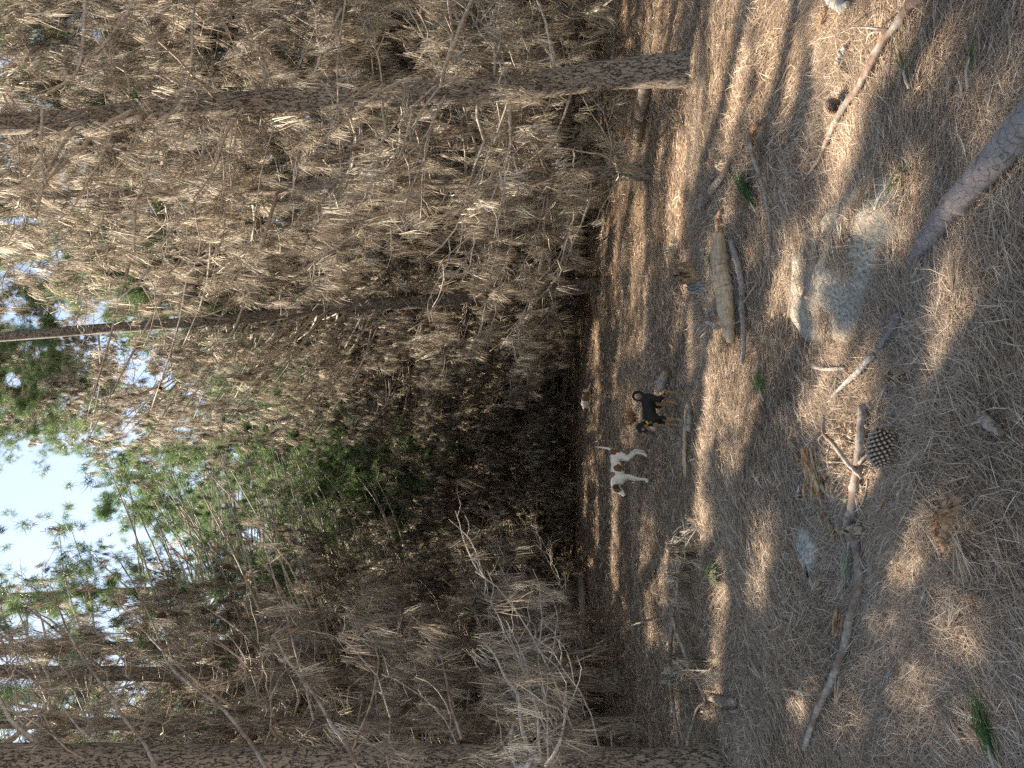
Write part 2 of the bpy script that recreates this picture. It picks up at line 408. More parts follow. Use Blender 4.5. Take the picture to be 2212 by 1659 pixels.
# needle litter: real needles lying over one another
def litter():
    parts = []
    def band(n, y0, y1, w_, L0, L1, segs, lift, halfk=.62, extra=.5):
        y = np.sqrt(rng.random(n)*(y1**2 - y0**2) + y0**2); x = (rng.random(n)*2 - 1)*(y*halfk*.95 + extra)
        onrock = inside(x, y, ROCK)
        keep = ~onrock | ((np.sin(x*11 + 2*np.sin(y*9)) + np.sin(y*19 + x*6 + 1.3*np.sin(x*17)) > .95) & (rng.random(n) < .7)) | (rng.random(n) < .05)
        x, y = x[keep], y[keep]; n = len(x)
        flow = 1.3*np.sin(x*1.7 + y*.9) + 1.1*np.sin(y*2.1 - x*.6) + 0.5
        th = flow + rng.normal(size=n)*1.0
        pit = rng.normal(size=n)*.16 + .02
        D = np.stack([np.cos(th)*np.cos(pit), np.sin(th)*np.cos(pit), np.sin(pit)], 1)
        L = L0 + rng.random(n)*(L1 - L0)
        zz = surf(x, y) + rng.random(n)**1.5*lift + .002 + np.abs(np.sin(pit))*L*.3
        O = np.stack([x, y, zz], 1) - D*L[:, None]*.5*np.array([1, 1, 0])
        O[:, 2] = np.maximum(O[:, 2], surf(O[:, 0], O[:, 1]) + .001)
        patch = .5 + .5*np.sin(x*3.1 + 1.5*np.sin(y*2.3))*np.sin(y*2.7 + 1)
        ti = np.clip(rng.normal(size=n)*.22 + .40 + .16*patch, 0, 1)
        # blades roughly flat on the ground, slightly bent
        s = norm(np.cross(D, np.array([0, 0, 1.0]) + rng.normal(size=(n, 3))*.5))*w_*.5
        bend = np.stack([-np.sin(th), np.cos(th), np.zeros(n)], 1)*(rng.normal(size=n)*.12)[:, None]
        p1 = O + D*L[:, None]*.5; p2 = O + (D + bend)*L[:, None]
        p2[:, 2] = np.maximum(p2[:, 2], surf(p2[:, 0], p2[:, 1]) + .001); p1[:, 2] = np.maximum(p1[:, 2], surf(p1[:, 0], p1[:, 1]) + .002)
        if segs == 1:
            V = np.stack([O + s, O - s, p2], 1); T = np.arange(n*3).reshape(n, 3); parts.append((V.reshape(-1, 3), T, np.repeat(ti, 3)))
        else:
            V = np.stack([O + s*.7, O - s*.7, p1 + s, p1 - s, p2], 1); b = (np.arange(n)*5)[:, None]
            T = np.stack([b + [0, 1, 3], b + [0, 3, 2], b + [2, 3, 4]], 1).reshape(-1, 3)
            parts.append((V.reshape(-1, 3), T, np.repeat(ti, 5)))
    band(235000, 2.0, 4.2, .0018, .07, .15, 2, .022, .62, .25)
    band(200000, 4.2, 7.5, .0028, .08, .16, 2, .026)
    band(150000, 7.5, 14, .0065, .09, .19, 1, .03)
    band(90000, 14, 27, .013, .12, .26, 1, .04)
    V, T, t = join(parts)
    o = tri_mesh('pine_needle_litter', V, T, M_litter, tint=t)
    tag(o, 'thick carpet of fallen brown pine needles over the forest floor', 'pine needle litter', kind='stuff')
litter()

# ------------------------------------------------------------------ trees
def rot_between(az, el):
    return np.stack([np.cos(el)*np.cos(az), np.cos(el)*np.sin(az), np.sin(el)], -1)
def curve_limbs(O, az, e0, e1, L, M, R, wig=.10):
    """limbs that leave at elevation e0 and turn to e1: (K,M,3)"""
    K = len(O); u = np.linspace(0, 1, M - 1)[None]
    el = e0[:, None] + (e1 - e0)[:, None]*u**1.3 + R.normal(size=(K, M - 1))*wig
    a = az[:, None] + np.cumsum(R.normal(size=(K, M - 1))*wig*.9, 1)
    st = rot_between(a, el)*(L/(M - 1))[:, None, None]
    return np.concatenate([O[:, None], O[:, None] + np.cumsum(st, 1)], 1), a
def along(P, k, u):
    """points of polylines P[k] at parameter u in 0..1"""
    M = P.shape[1]; f = np.clip(u, 0, .999)*(M - 1); i = f.astype(int); fr = (f - i)[:, None]
    return P[k, i]*(1 - fr) + P[k, i + 1]*fr
def grow(trunk, r_tr, K, z0, z1, Lmax, R, e0=(-.1, .25), e1=(.5, 1.1), nsub=5, ntw=3, az_bias=None, Lpow=.6):
    """trunk: function height->xyz. Returns limb, sub-branch and twig polylines and tuft sites (world or local like trunk)."""
    h = z0 + (z1 - z0)*R.random(K); O = np.array([trunk(v) for v in h])
    az = R.random(K)*2*np.pi if az_bias is None else az_bias(R, K)
    L = Lmax*(.45 + .55*R.random(K))*(1 - .35*((h - z0)/(z1 - z0))**2)
    E0 = R.uniform(*e0, K); E1 = R.uniform(*e1, K)
    P, a = curve_limbs(O, az, E0, E1, L, 9, R)
    k = np.repeat(np.arange(K), nsub); u = R.uniform(.22, .98, len(k))
    So = along(P, k, u); sa = a[k, np.minimum((u*7).astype(int), 7)] + R.choice([-1, 1], len(k))*R.uniform(.25, 1.1, len(k))
    SL = L[k]*R.uniform(.22, .5, len(k))*(1.15 - .5*u)
    S, a2 = curve_limbs(So, sa, R.uniform(-.35, .5, len(k)), R.uniform(.1, 1.2, len(k)), SL, 6, R, .16)
    k2 = np.repeat(np.arange(len(S)), ntw); u2 = R.uniform(.2, 1, len(k2))
    To = along(S, k2, u2); ta = a2[k2, 2] + R.normal(size=len(k2))*1.0
    TL = SL[k2]*R.uniform(.25, .6, len(k2))
    T, _ = curve_limbs(To, ta, R.uniform(-.9, .5, len(k2)), R.uniform(-.6, .9, len(k2)), TL, 4, R, .2)
    return P, L, S, SL, k, T, TL, k2
def dead_tufts(O, R, n, L=(.10, .22), w_=.003, segs=1, spread=.20, tone=None, out=None):
    """hanging bunches of dead needles at the sites O"""
    K = len(O)
    c = R.normal(size=(K, 3))*.30 + np.array([0, 0, -1.0])
    Dn = np.repeat(norm(c), n, 0) + R.normal(size=(K*n, 3))*spread
    jit = R.normal(size=(K*n, 3))*.018; jit[:, 2] *= 2.2
    On = np.repeat(O, n, 0) + jit
    t = np.clip(np.repeat(R.normal(size=K)*.24 + .50, n) + R.normal(size=K*n)*.18, 0, 1) if tone is None else np.clip(np.repeat(tone, n) + R.normal(size=K*n)*.14, 0, 1)
    return needles(On, Dn, R.uniform(*L, K*n), w_, .35, t, segs, R)
def green_tufts(O, R, n, L=(.10, .18), w_=.005):
    K = len(O)
    c = norm(R.normal(size=(K, 3)) + np.array([0, 0, .5]))
    Dn = np.repeat(c, n, 0)*.7 + R.normal(size=(K*n, 3))*.6
    t = np.clip(np.repeat(R.normal(size=K)*.2 + .5, n) + R.normal(size=K*n)*.15, 0, 1)
    On = np.repeat(O, n, 0) + R.normal(size=(K*n, 3))*.03
    return needles(On, Dn, R.uniform(*L, K*n), w_, .1, t, 1, R)
def trunk_mesh(pts, rads, S=14, R=rng, flare=True):
    P = resample(pts, 60); u = np.linspace(0, 1, 60); rr = np.interp(u, np.linspace(0, 1, len(rads)), rads)
    V, T, t = tubes(P[None], rr[None], S)
    V = V.reshape(60, S, 3); c = P[:, None, :]
    th = np.arange(S)[None]*2*np.pi/S
    k = 1 + .05*np.sin(3*th + P[:, 2:3]*2.1) + .04*np.sin(5*th + P[:, 2:3]*4.3 + 1) + R.normal(size=(60, S))*.015
    if flare:
        hh = (P[:, 2:3] - P[0, 2])
        k = k + np.exp(-np.clip(hh, 0, 9)/.20)*(.40 + .2*np.sin(4*th + 1) + .08*np.sin(7*th))
    V = c + (V - c)*k[..., None]
    return V.reshape(-1, 3), T, t
def sub_lines(P, keep, k=None):
    return P[keep]

def clear_ok(P3, slack=0.0, nearY=3.2):
    """True where a point does not hang in front of the clearing or right before the camera"""
    x, y, f = proj(P3)
    front = f > .2
    y_in = (y > -60) & (y < 1720)
    gp = x > edge(y) + slack
    bad = front & y_in & gp & (x < 2400)
    bad |= front & (f < nearY) & (np.abs(y - 829) < 900) & (np.abs(x - 1106) < 1300)
    return ~bad

TRUNKLINES = []   # (picture polyline, distance): near dead needles thin out in front of these visible trunks
def hides_trunk(O, half=22):
    x, y, f = proj(O); r = np.zeros(len(O), bool)
    for L, Yt, k, x0, x1 in TRUNKLINES:
        xs = np.array([p[0] for p in L]); ys = np.array([p[1] for p in L]); o = np.argsort(xs)
        yy = np.interp(x, xs[o], ys[o]); r |= (np.abs(y - yy) < half*k) & (O[:, 1] < Yt) & (x > x0) & (x < x1)
    return r
TRUNKLINES += [([(0,269),(331,236),(768,208),(1097,190),(1484,148)], 7.3, 1.5, -50, 420), ([(0,269),(331,236),(768,208),(1097,190),(1484,148)], 7.3, 1.5, 1250, 1500),
   ([(0,728),(331,702),(676,668),(962,648),(1292,616)], 19, 1.0, -50, 850), ([(0,728),(331,702),(676,668),(962,648),(1292,616)], 19, .9, 850, 980),
   ([(0,1290),(700,1262),(1262,1253)], 17, .8, 1150, 1262), ([(0,1402),(1312,1392)], 15, .7, 1180, 1310), ([(0,1450),(600,1462),(1336,1468)], 12, .8, -50, 500), ([(0,1562),(1392,1568)], 9, .6, -50, 600),
   ([(0,426),(1404,372)], 10, .7, 60, 300)]
def designed_tree(name, label, base, pts, rads, K, z0, z1, Lmax, seed, ntuft=22, tw=.0032, segs=1, crown=0, ztop=None, e0=(-.1, .3), e1=(.4, 1.1), nsub=6,
                  ntw=3, az_bias=None, slack=14, density=1.0, mat_=None, limb_r=.016, group=None, greenp=0.0):
    R = np.random.default_rng(seed); base = Vector(base); b = np.array(base)
    pts = [Vector(p) for p in pts]; PP = resample(pts, 80)
    def tr(h):
        i = np.searchsorted(PP[:, 2], b[2] + h); i = min(max(i, 1), 79); return PP[i]
    root = empty(name, base, label, 'tree', group)
    V, T, t = trunk_mesh(pts, rads, 18, R); tri_mesh('trunk', V - b, T, mat_ or M_bark, smooth=True, parent=root)
    P, L, S, SL, k, Tw, TL, k2 = grow(tr, None, K, z0, z1, Lmax, R, e0, e1, nsub, ntw, az_bias)
    # cut branches back where people keep the clearing open
    def trim(A, sl):
        K_, M_, _ = A.shape; ok = clear_ok(A.reshape(-1, 3), sl).reshape(K_, M_)
        return np.minimum.accumulate(ok, 1)
    okP = trim(P, slack); nP = okP.sum(1)
    keepP = nP >= 4
    for i in np.where(keepP & (nP < 9))[0]:
        P[i] = resample([P[i, j] for j in range(nP[i])], 9)
    okS = trim(S, slack).all(1) & keepP[k] & (nP[k] >= 7)
    okT = trim(Tw, slack).all(1) & okS[k2]
    uu = np.linspace(1, .28, 9)[None]
    lr = limb_r*(.6 + .6*R.random(len(P)))*np.clip(L/Lmax, .5, 1)
    tb = [tubes(P[keepP], (lr[keepP, None]*uu), 6),
          tubes(S[okS], np.broadcast_to(np.linspace(.0085, .0032, 6), (okS.sum(), 6)), 4),
          tubes(Tw[okT], np.broadcast_to(np.linspace(.0036, .0016, 4), (okT.sum(), 4)), 3)]
    if keepP.sum() < 6: return root, tr
    V, T, t = join(tb); tri_mesh('dead_branches', V - b, T, M_twig, parent=root)
    sites = [S[okS][:, -1], S[okS][:, -2], Tw[okT][:, -1], Tw[okT][:, 2]]
    far = P[keepP][:, -1]; sites.append(far)
    Sx = S[okS]; sites.append(Sx[:, 3] + R.normal(size=(len(Sx), 3))*.02)
    O = np.concatenate(sites); O = O[R.random(len(O)) < density]
    O = O[clear_ok(O + np.array([0, 0, -.16]), slack)]
    lit = in_lit(O) & (R.random(len(O)) < .93); gap = in_gap(O, .85) & (R.random(len(O)) < .8)
    O = O[~lit & ~gap]; O = O[~(hides_trunk(O) & (R.random(len(O)) < .88))]
    V, T, t = dead_tufts(O, R, ntuft, w_=tw, segs=segs)
    tri_mesh('dead_needles', V - b, T, M_dead, tint=t, parent=root)
    return root, tr

EXTRA = {}     # live crown pieces collected per tree: name -> sites, limbs
TREES = []     # (root, trunk function, base, height)
def side_az(lo, hi):
    return lambda R, K: np.radians(R.uniform(lo, hi, K))
# main tree on the scene's right
g = gpt(1484, 148); Y0 = g.y
def tw_(x, y, Y): return ppt(x, y, Y)
pts = [g - Vector((0, 0, .15)), tw_(1440, 153, Y0), tw_(1317, 164, Y0 + .02), tw_(1097, 190, Y0 + .03), tw_(768, 208, Y0 + .05), tw_(529, 222, Y0 + .1), tw_(331, 236, Y0 + .15), tw_(164, 260, Y0 + .15), tw_(0, 269, Y0 + .2)]
pts.append(pts[-1] + (pts[-1] - pts[-2])*1.4); pts.append(pts[-1] + Vector((-.2, .1, 4)))
r, tr = designed_tree('pine_tree', 'furrowed leaning pine trunk nearest the clearing beside the fallen grey log', g, pts, [.165, .122, .118, .115, .108, .105, .10, .09, .05], 84, .9, 7.5, 2.8, 101, 18, .0050, 2, limb_r=.019, slack=10, density=.62)
TREES.append((r, tr, g, 11))
# second pine behind it
g = gpt(1404, 372); Y0 = g.y
pts = [g - Vector((0, 0, .15)), tw_(1300, 376, Y0), tw_(900, 395, Y0), tw_(600, 405, Y0 + .1), tw_(300, 418, Y0 + .1), tw_(0, 426, Y0 + .1)]
pts.append(pts[-1] + (pts[-1] - pts[-2])*1.2); pts.append(pts[-1] + Vector((-.2, .1, 3)))
r, tr = designed_tree('pine_tree', 'thin pine hidden in dead twigs between the furrowed trunk and the middle trunk', g, pts, [.10, .085, .08, .075, .07, .06, .04], 84, .25, 9, 2.5, 102, 18, .0062, 1, slack=2, density=.75)
TREES.append((r, tr, g, 13))
# middle tree
g = gpt(1292, 616); Y0 = g.y
pts = [g - Vector((0, 0, .15)), tw_(1240, 620, Y0), tw_(962, 648, Y0), tw_(780, 660, Y0), tw_(676, 668, Y0), tw_(549, 686, Y0), tw_(331, 702, Y0 - .1), tw_(150, 716, Y0 - .2), tw_(0, 728, Y0 - .3)]
pts.append(pts[-1] + (pts[-1] - pts[-2])*.5); pts.append(pts[-1] + Vector((-.3, 0, 3)))
r, tr = designed_tree('pine_tree', 'slender bare-topped pine leaning over the middle of the thicket', g, pts, [.17, .15, .145, .14, .13, .12, .11, .10, .06], 90, .3, 10.5, 3.0, 103, 18, .0105, 1, slack=2)
TREES.append((r, tr, g, 16))
# left side row
for j, (bx, by, tops, r0, lab, sd, K, Lm, slk) in enumerate([
    (1262, 1253, [(700, 1262), (0, 1290)], .14, 'dark pine trunk beside the pale fallen log at the far edge of the clearing', 104, 80, 3.0, 2),
    (1312, 1392, [(700, 1396), (0, 1402)], .15, 'dark upright pine just this side of the pale fallen log', 105, 84, 2.8, 2),
    (1336, 1468, [(600, 1462), (0, 1450)], .15, 'straight dark pine, second from the big trunk at the picture edge', 106, 70, 2.5, 2),
    (1392, 1568, [(700, 1566), (0, 1562)], .10, 'thin straight pine next to the big trunk at the picture edge', 107, 60, 2.2, 4)]):
    g = gpt(bx, by); Y0 = g.y
    pts = [g - Vector((0, 0, .15))] + [tw_(x, y, Y0) for x, y in [((bx + tops[0][0])/2, (by + tops[0][1])/2)] + tops]
    pts.append(pts[-1] + (pts[-1] - pts[-2])*.6)
    r, tr = designed_tree('pine_tree', lab, g, pts, [r0*1.2, r0, r0*.9, r0*.75, r0*.5], K, .3, min(9.5, .75*(pts[-1].z)), Lm, sd, 18, .0052*max(1, Y0/8), 1, slack=slk, density=.8)
    TREES.append((r, tr, g, 14))
g = gpt(1545, 1690); Y0 = g.y
pts = [g - Vector((0, 0, .15)), tw_(1300, 1672, Y0), tw_(700, 1660, Y0), tw_(0, 1650, Y0), tw_(-300, 1640, Y0)]
pts.append(pts[-1] + Vector((.1, .1, 3)))
r, tr = designed_tree('pine_tree', 'thick dark pine trunk cut off by the picture edge, with curved pale branches', g, pts, [.24, .20, .185, .17, .15, .10], 42, .8, 6.5, 2.4, 108, 20, .0038, 2, slack=0, nsub=5, density=.8, e0=(-.1, .4), e1=(.7, 1.3))
TREES.append((r, tr, g, 10)); EDGE_TREE = r

# thicket behind: variants with dead lower branches and live crowns
def variant(seed, H, zd0, zd1, zc0, Lm, K, rt, ntuft, tw, Kc, ngreen, label, loc=None, gw=.010):
    B = None if loc is None else np.array(loc)
    R = np.random.default_rng(seed)
    ln = R.normal(size=2)*.5
    tr = lambda h: np.array([ln[0]*(h/H)**1.6 + .05*np.sin(h*.9 + seed), ln[1]*(h/H)**1.6 + .05*np.cos(h*.8 + seed), h])
    root = empty('pine_tree', (0, 0, 0) if loc is None else loc, label, 'tree', 'pines of the thicket around the clearing')
    pts = [tr(h) for h in np.linspace(-.2, H, 12)]
    V, T, t = trunk_mesh([Vector(p) for p in pts], [rt, rt*.9, rt*.75, rt*.5, rt*.2], 10, R)
    tri_mesh('trunk', V, T, M_bark, smooth=True, parent=root)
    P, L, S, SL, k, Tw, TL, k2 = grow(tr, None, K, zd0, zd1, Lm, R, nsub=6, ntw=3)
    V, T, t = join([tubes(P, .017*np.linspace(1, .3, 9)[None]*np.ones((K, 1)), 4), tubes(S, np.broadcast_to(np.linspace(.009, .004, 6), (len(S), 6)), 3)])
    tri_mesh('dead_branches', V, T, M_twig, parent=root)
    O = np.concatenate([S[:, -1], S[:, -3], Tw[:, -1], Tw[:, 2], P[:, -1], P[:, 5]])
    if B is not None: O = O[~in_lit(O + B) & ~in_gap(O + B, .9) & clear_ok(O + B, 4) & ~hides_trunk(O + B)]
    if B is not None and B[1] > 13: O = O[~(shaft(O + B) & (O[:, 2] > 5.5) & (R.random(len(O)) < .9))]
    V, T, t = dead_tufts(O, R, ntuft, (.13, .27), tw, 1)
    tri_mesh('dead_needles', V, T, M_dead, tint=t, parent=root)
    if Kc:
        P, L, S, SL, k, Tw, TL, k2 = grow(tr, None, Kc, zc0, H - .3, Lm*.85, R, e0=(0, .5), e1=(.4, 1.2), nsub=6, ntw=3)
        V, T, t = join([tubes(P, .016*np.linspace(1, .3, 9)[None]*np.ones((Kc, 1)), 4), tubes(S, np.broadcast_to(np.linspace(.008, .004, 6), (len(S), 6)), 3)])
        cb = tri_mesh('live_branches', V, T, M_twig, parent=root)
        O = np.concatenate([S[:, -1], S[:, 3], Tw[:, -1], Tw[:, 2], P[:, -1]])
        O = np.concatenate([O, O + R.normal(size=O.shape)*.15])
        if B is not None: O = O[~in_lit(O + B, 1.0, .16) & ~in_gap(O + B, 1.1)]
        if B is not None and B[1] > 13: O = O[~(shaft(O + B) & (R.random(len(O)) < .92))]
        V, T, t = green_tufts(O, R, ngreen, (.14, .26), gw)
        tri_mesh('crown', V, T, M_green, tint=t, parent=root)
    return root
THL = 'slender pine of the dense thicket behind the clearing, dead needles hanging below'
VARS = [variant(200 + i, H, .1, H*.62, H*.5, Lm, K, rt, 13, .009, 20, 30, THL) for i, (H, Lm, K, rt) in
        enumerate([(13, 3.0, 100, .14), (11, 2.7, 90, .11), (15, 3.2, 105, .16), (9.5, 2.6, 84, .09), (12, 3.3, 100, .13)])]
used = set()
def place_variant(i, x, y, s, rz, bare=False):
    src = VARS[i]
    if i not in used:
        used.add(i); o = src
    else:
        o = src.copy(); C.objects.link(o)
        for ch in src.children:
            if bare and ch.name.startswith(('crown', 'live_branches')): continue
            c = ch.copy(); C.objects.link(c); c.parent = o
    o.location = (x, y, float(terr(x, y))); o.rotation_euler = (0, 0, rz); o.scale = (s, s, s)
    return o
R = np.random.default_rng(77)
spots = []
def free(x, y, dmin):
    return all((x - a)**2 + (y - b)**2 > dmin**2 for a, b in spots)
for (r_, t_, g_, h_) in TREES: spots.append((g_.x, g_.y))
def edge_dist(x, y):
    px, py, f = proj(np.array([[x, y, float(terr(x, y))]])); return px[0], py[0]
cands = []
for ring, (d0, d1, n, dmin, inset) in enumerate([(10, 24, 40, 2.2, 1.5), (22, 38, 50, 2.7, 1.0), (36, 60, 44, 3.8, 1.0), (58, 95, 44, 5.5, 0)]):
    tries = 0; got = 0
    while got < n and tries < 4000:
        tries += 1
        a = rad(R.uniform(-37, 37)); d = R.uniform(d0, d1); x = math.sin(a)*d; y = math.cos(a)*d
        # keep inset metres behind the clearing's rim
        ux, uy = x/d, y/d
        ok = True
        for q in (0, inset, inset*1.6):
            px, py = edge_dist(x - ux*q, y - uy*q)
            if -100 < py < 1760 and px > edge(py) - 1.0: ok = False
        if not ok or not free(x, y, dmin): continue
        spots.append((x, y)); got += 1
        # keep the sky window over the far side low
        px, py = edge_dist(x, y)
        mid = ring == 1 and 330 < py < 1240
        if ring == 0 or mid:
            H = R.uniform(11, 16.5) if ring == 0 else (R.uniform(.82, 1.05) if 640 < py < 900 else (R.uniform(.38, .5) if py > 900 else R.uniform(.60, .84)))*d
            variant(400 + got, H, .1, H*(.82 if py < 950 else .58), H*(.66 if py < 950 else .45), R.uniform(2.5, 3.2), int(R.uniform(100, 125)), H*.0105, 14, .0007*min(d, 26) + .0025, 64 if mid and 640 < py < 1240 else 44, 22, THL, loc=(x, y, float(terr(x, y))), gw=.009)
            continue
        top = d*math.tan(rad(24)) if 960 < py < 1240 else (d*math.tan(rad(34)) if 700 < py < 960 else 99)
        i = int(R.integers(0, 5)); H = [13, 11, 15, 9.5, 12][i]
        s = R.uniform(.85, 1.2); s = min(s, max(.45, top/H))
        if ring == 2 and 900 < py < 1260: s = d*R.uniform(.42, .62)/H
        place_variant(i, x, y, s, R.uniform(0, 6.28), bare=-.45 < math.atan2(x, y) < .2 and d < 60 and R.random() < .6)
for q in range(22):                                   # close stand at the end of the clearing
    for _ in range(60):
        a = rad(R.uniform(-11.5, 3.5)); d = R.uniform(27, 44); x = math.sin(a)*d; y = math.cos(a)*d
        if free(x, y, 1.5) and not (-8.5 < math.degrees(a) < -6.0 and d < 36): break
    spots.append((x, y)); i = int(R.integers(0, 5)); H = [13, 11, 15, 9.5, 12][i]
    place_variant(i, x, y, (5.5 + (d - 27)*.75)*R.uniform(.85, 1.15)/H, R.uniform(0, 6.28), bare=R.random() < .8)
for o in [o for o in C.objects if o.get('group') == 'pines of the thicket around the clearing']:
    q = proj(np.array([[o.location.x, o.location.y, 1.0]])); py = float(q[1][0]); d = math.hypot(o.location.x, o.location.y)
    if d > 26 and 640 < py < 1240: L_, G_ = 'slim pine of the close stand that shuts off the far end of the clearing', 'pines at the far end of the clearing'
    elif py >= 1240: L_, G_ = ('pine among dark trunks and dead needles behind the edge trunk rows' if d < 26 else 'distant pine glimpsed behind the edge trunk rows'), ('pines behind the edge trunk rows' if d < 26 else 'distant pines behind the edge trunk rows')
    elif py <= 640: L_, G_ = ('pine veiled in hanging brown needles behind the furrowed trunk' if d < 26 else 'distant pine glimpsed behind the furrowed trunk'), ('pines behind the furrowed trunk' if d < 26 else 'distant pines behind the furrowed trunk')
    else: L_, G_ = 'pine with hanging brown needles standing right behind the dogs, at the rim', 'pines at the rim behind the dogs'
    o['label'] = L_; o['group'] = G_

# live crown foliage put sunward of the clearing to shade it, carried by the nearest trees
def canopy():
    R = np.random.default_rng(5)
    n = 15000
    gx = R.uniform(-9, 9, n); gy = R.uniform(1.0, 26, n); keep = np.abs(gx) < gy*.62 + 1.6
    gx, gy = gx[keep], gy[keep]; n = len(gx)
    G = np.stack([gx, gy, terr(gx, gy)], 1)
    h = R.uniform(7, 14, n)
    Pc = G + SD*(h/SD[2])[:, None]
    # loose branch-like grouping
    keep = (~in_lit(Pc, 1.05, .17)) & (~in_gap(Pc, 1.15))
    x, y, f = proj(Pc)
    Pc = Pc[keep]
    return Pc
# trees that carry this canopy and stand outside the picture's edge or in the left rows
def outer_tree(loc, H, seed, label):
    R = np.random.default_rng(seed); g = Vector((loc[0], loc[1], float(terr(*loc))))
    pts = [g + Vector((0, 0, -.2)), g + Vector((.1, 0, H*.4)), g + Vector((.05, .15, H*.75)), g + Vector((0, 0, H))]
    root, tr = designed_tree('pine_tree', label, g, pts, [.17, .14, .10, .05], 22, 2.0, H*.5, 2.2, seed, 14, .005, 1, density=.6, slack=-2000)
    TREES.append((root, tr, g, H))
outer_tree((-7.2, 5.5), 13, 301, 'pine standing beyond the picture edge beside the thick dark trunk')
outer_tree((-9.5, 10.5), 14, 302, 'pine standing behind the left rows, hidden by dead needles')
outer_tree((6.8, 6.5), 13, 303, 'pine standing outside the frame past the furrowed trunk')
Pc = canopy(); REACH = np.clip(Pc[:, 2]*.75 - 1.5, 3, 8)
bases = np.array([[t_[2].x, t_[2].y] for t_ in TREES])
# crown of each tree reaches 4.2 m; other sites are taken by the thicket pines' own crowns
dd = np.hypot(Pc[:, None, 0] - bases[None, :, 0], Pc[:, None, 1] - bases[None, :, 1]); near = dd.argmin(1); md = dd.min(1)
print('canopy sites', len(Pc), 'within reach', (md < REACH).sum())
R = np.random.default_rng(6)
for i, (root, tr, g, H) in enumerate(TREES):
    sel = np.where((near == i) & (md < REACH))[0]
    if len(sel) < 6: continue
    b = np.array(g); S = Pc[sel]
    ends = S[R.permutation(len(S))[:max(6, len(S)//9)]]
    lim = []
    for e in ends:
        hz = max(3.5, e[2] - b[2] - 1.2 - .25*np.hypot(*(e[:2] - b[:2])))
        o = tr(hz); mid = (o + e)/2 + np.array([0, 0, -.15]) + R.normal(size=3)*.12
        lim.append(resample([o, mid, e], 7))
    lim = np.array(lim)
    V, T, t = tubes(lim, np.broadcast_to(np.linspace(.028, .006, 7), (len(lim), 7)), 5)
    tri_mesh('live_branches', V - b, T, M_twig, parent=root)
    px, py, pf = proj(S); seen = (px > -60) & (py > -60) & (py < 1720)
    pd = np.where(py < 960, np.where(px > 150, .93, .6), np.where(py < 1300, .30, .6))
    dead = seen & (R.random(len(S)) < pd); near_tr = hides_trunk(S) & seen
    V, T, t = green_tufts(S[~dead & ~near_tr], R, 52, (.13, .22), .0085)
    tri_mesh('crown', V - b, T, M_green, tint=t, parent=root)
    if dead.sum() > 3:
        V, T, t = dead_tufts(S[dead & ~near_tr], R, 34, (.14, .26), .009)
        tri_mesh('dead_crown', V - b, T, M_dead, tint=t, parent=root)

# ------------------------------------------------------------------ things lying on the litter
Z2 = lambda p: Z(3000, 1400, 2.074, p)
Z3 = lambda p: Z(3000, 500, 1.659, p)
Z4 = lambda p: Z(2600, 300, 1.3825, p)
Z5 = lambda p: Z(2500, 2000, 1.62, p)
Z6 = lambda p: Z(3200, 2000, 1.62, p)
Z7 = lambda p: Z(3000, 0, 2.074, p)
Z1 = lambda p: Z(2250, 1400, 2.552, p)
Z9 = lambda p: Z(1900, 2200, 2.013, p)
LIFT = .030          # things lie on the needle carpet, not on the soil
def gs(p, up=0.0):
    q = gpt(p[0], p[1]); z = float(surf(q.x, q.y)) + LIFT*(1 if q.y < 7 else 1.5); return Vector((q.x, q.y, z + up))
def rod(P, rads, S=12, seed=1, knob=.08, n=40):
    """rough round wood along P -> V, T"""
    R = np.random.default_rng(seed)
    A = resample(P, n); rr = np.interp(np.linspace(0, 1, n), np.linspace(0, 1, len(rads)), rads)
    A[1:-1] += R.normal(size=(n - 2, 3))*(rr[1:-1, None]*(.10 if rr.max() < .03 else .025))
    V, T, t = tubes(A[None], rr[None], S)
    V = V.reshape(n, S, 3); c = A[:, None]
    th = np.arange(S)[None]*2*np.pi/S; u = np.linspace(0, 1, n)[:, None]
    k = 1 + knob*np.sin(3*th + u*9 + seed) + knob*.7*np.sin(5*th - u*23) + R.normal(size=(n, S))*knob*.35
    for _ in range(max(1, n//14)):
        kn = R.random(); k = k + .35*np.exp(-((u - kn)/.012)**2)*np.clip(np.cos(th - R.random()*6.28), 0, 1)
    V = c + (V - c)*k[..., None]
    return V.reshape(-1, 3), T
def thing_mesh(name, V, T, m_, label, cat, group=None, base=None, smooth=True):
    V = np.asarray(V); b = V.mean(0) if base is None else np.array(base); b = b.copy(); b[2] = V[:, 2].min()
    o = tri_mesh(name, V - b, T, m_, smooth=smooth); o.location = b
    return tag(o, label, cat, group, 'thing'), b
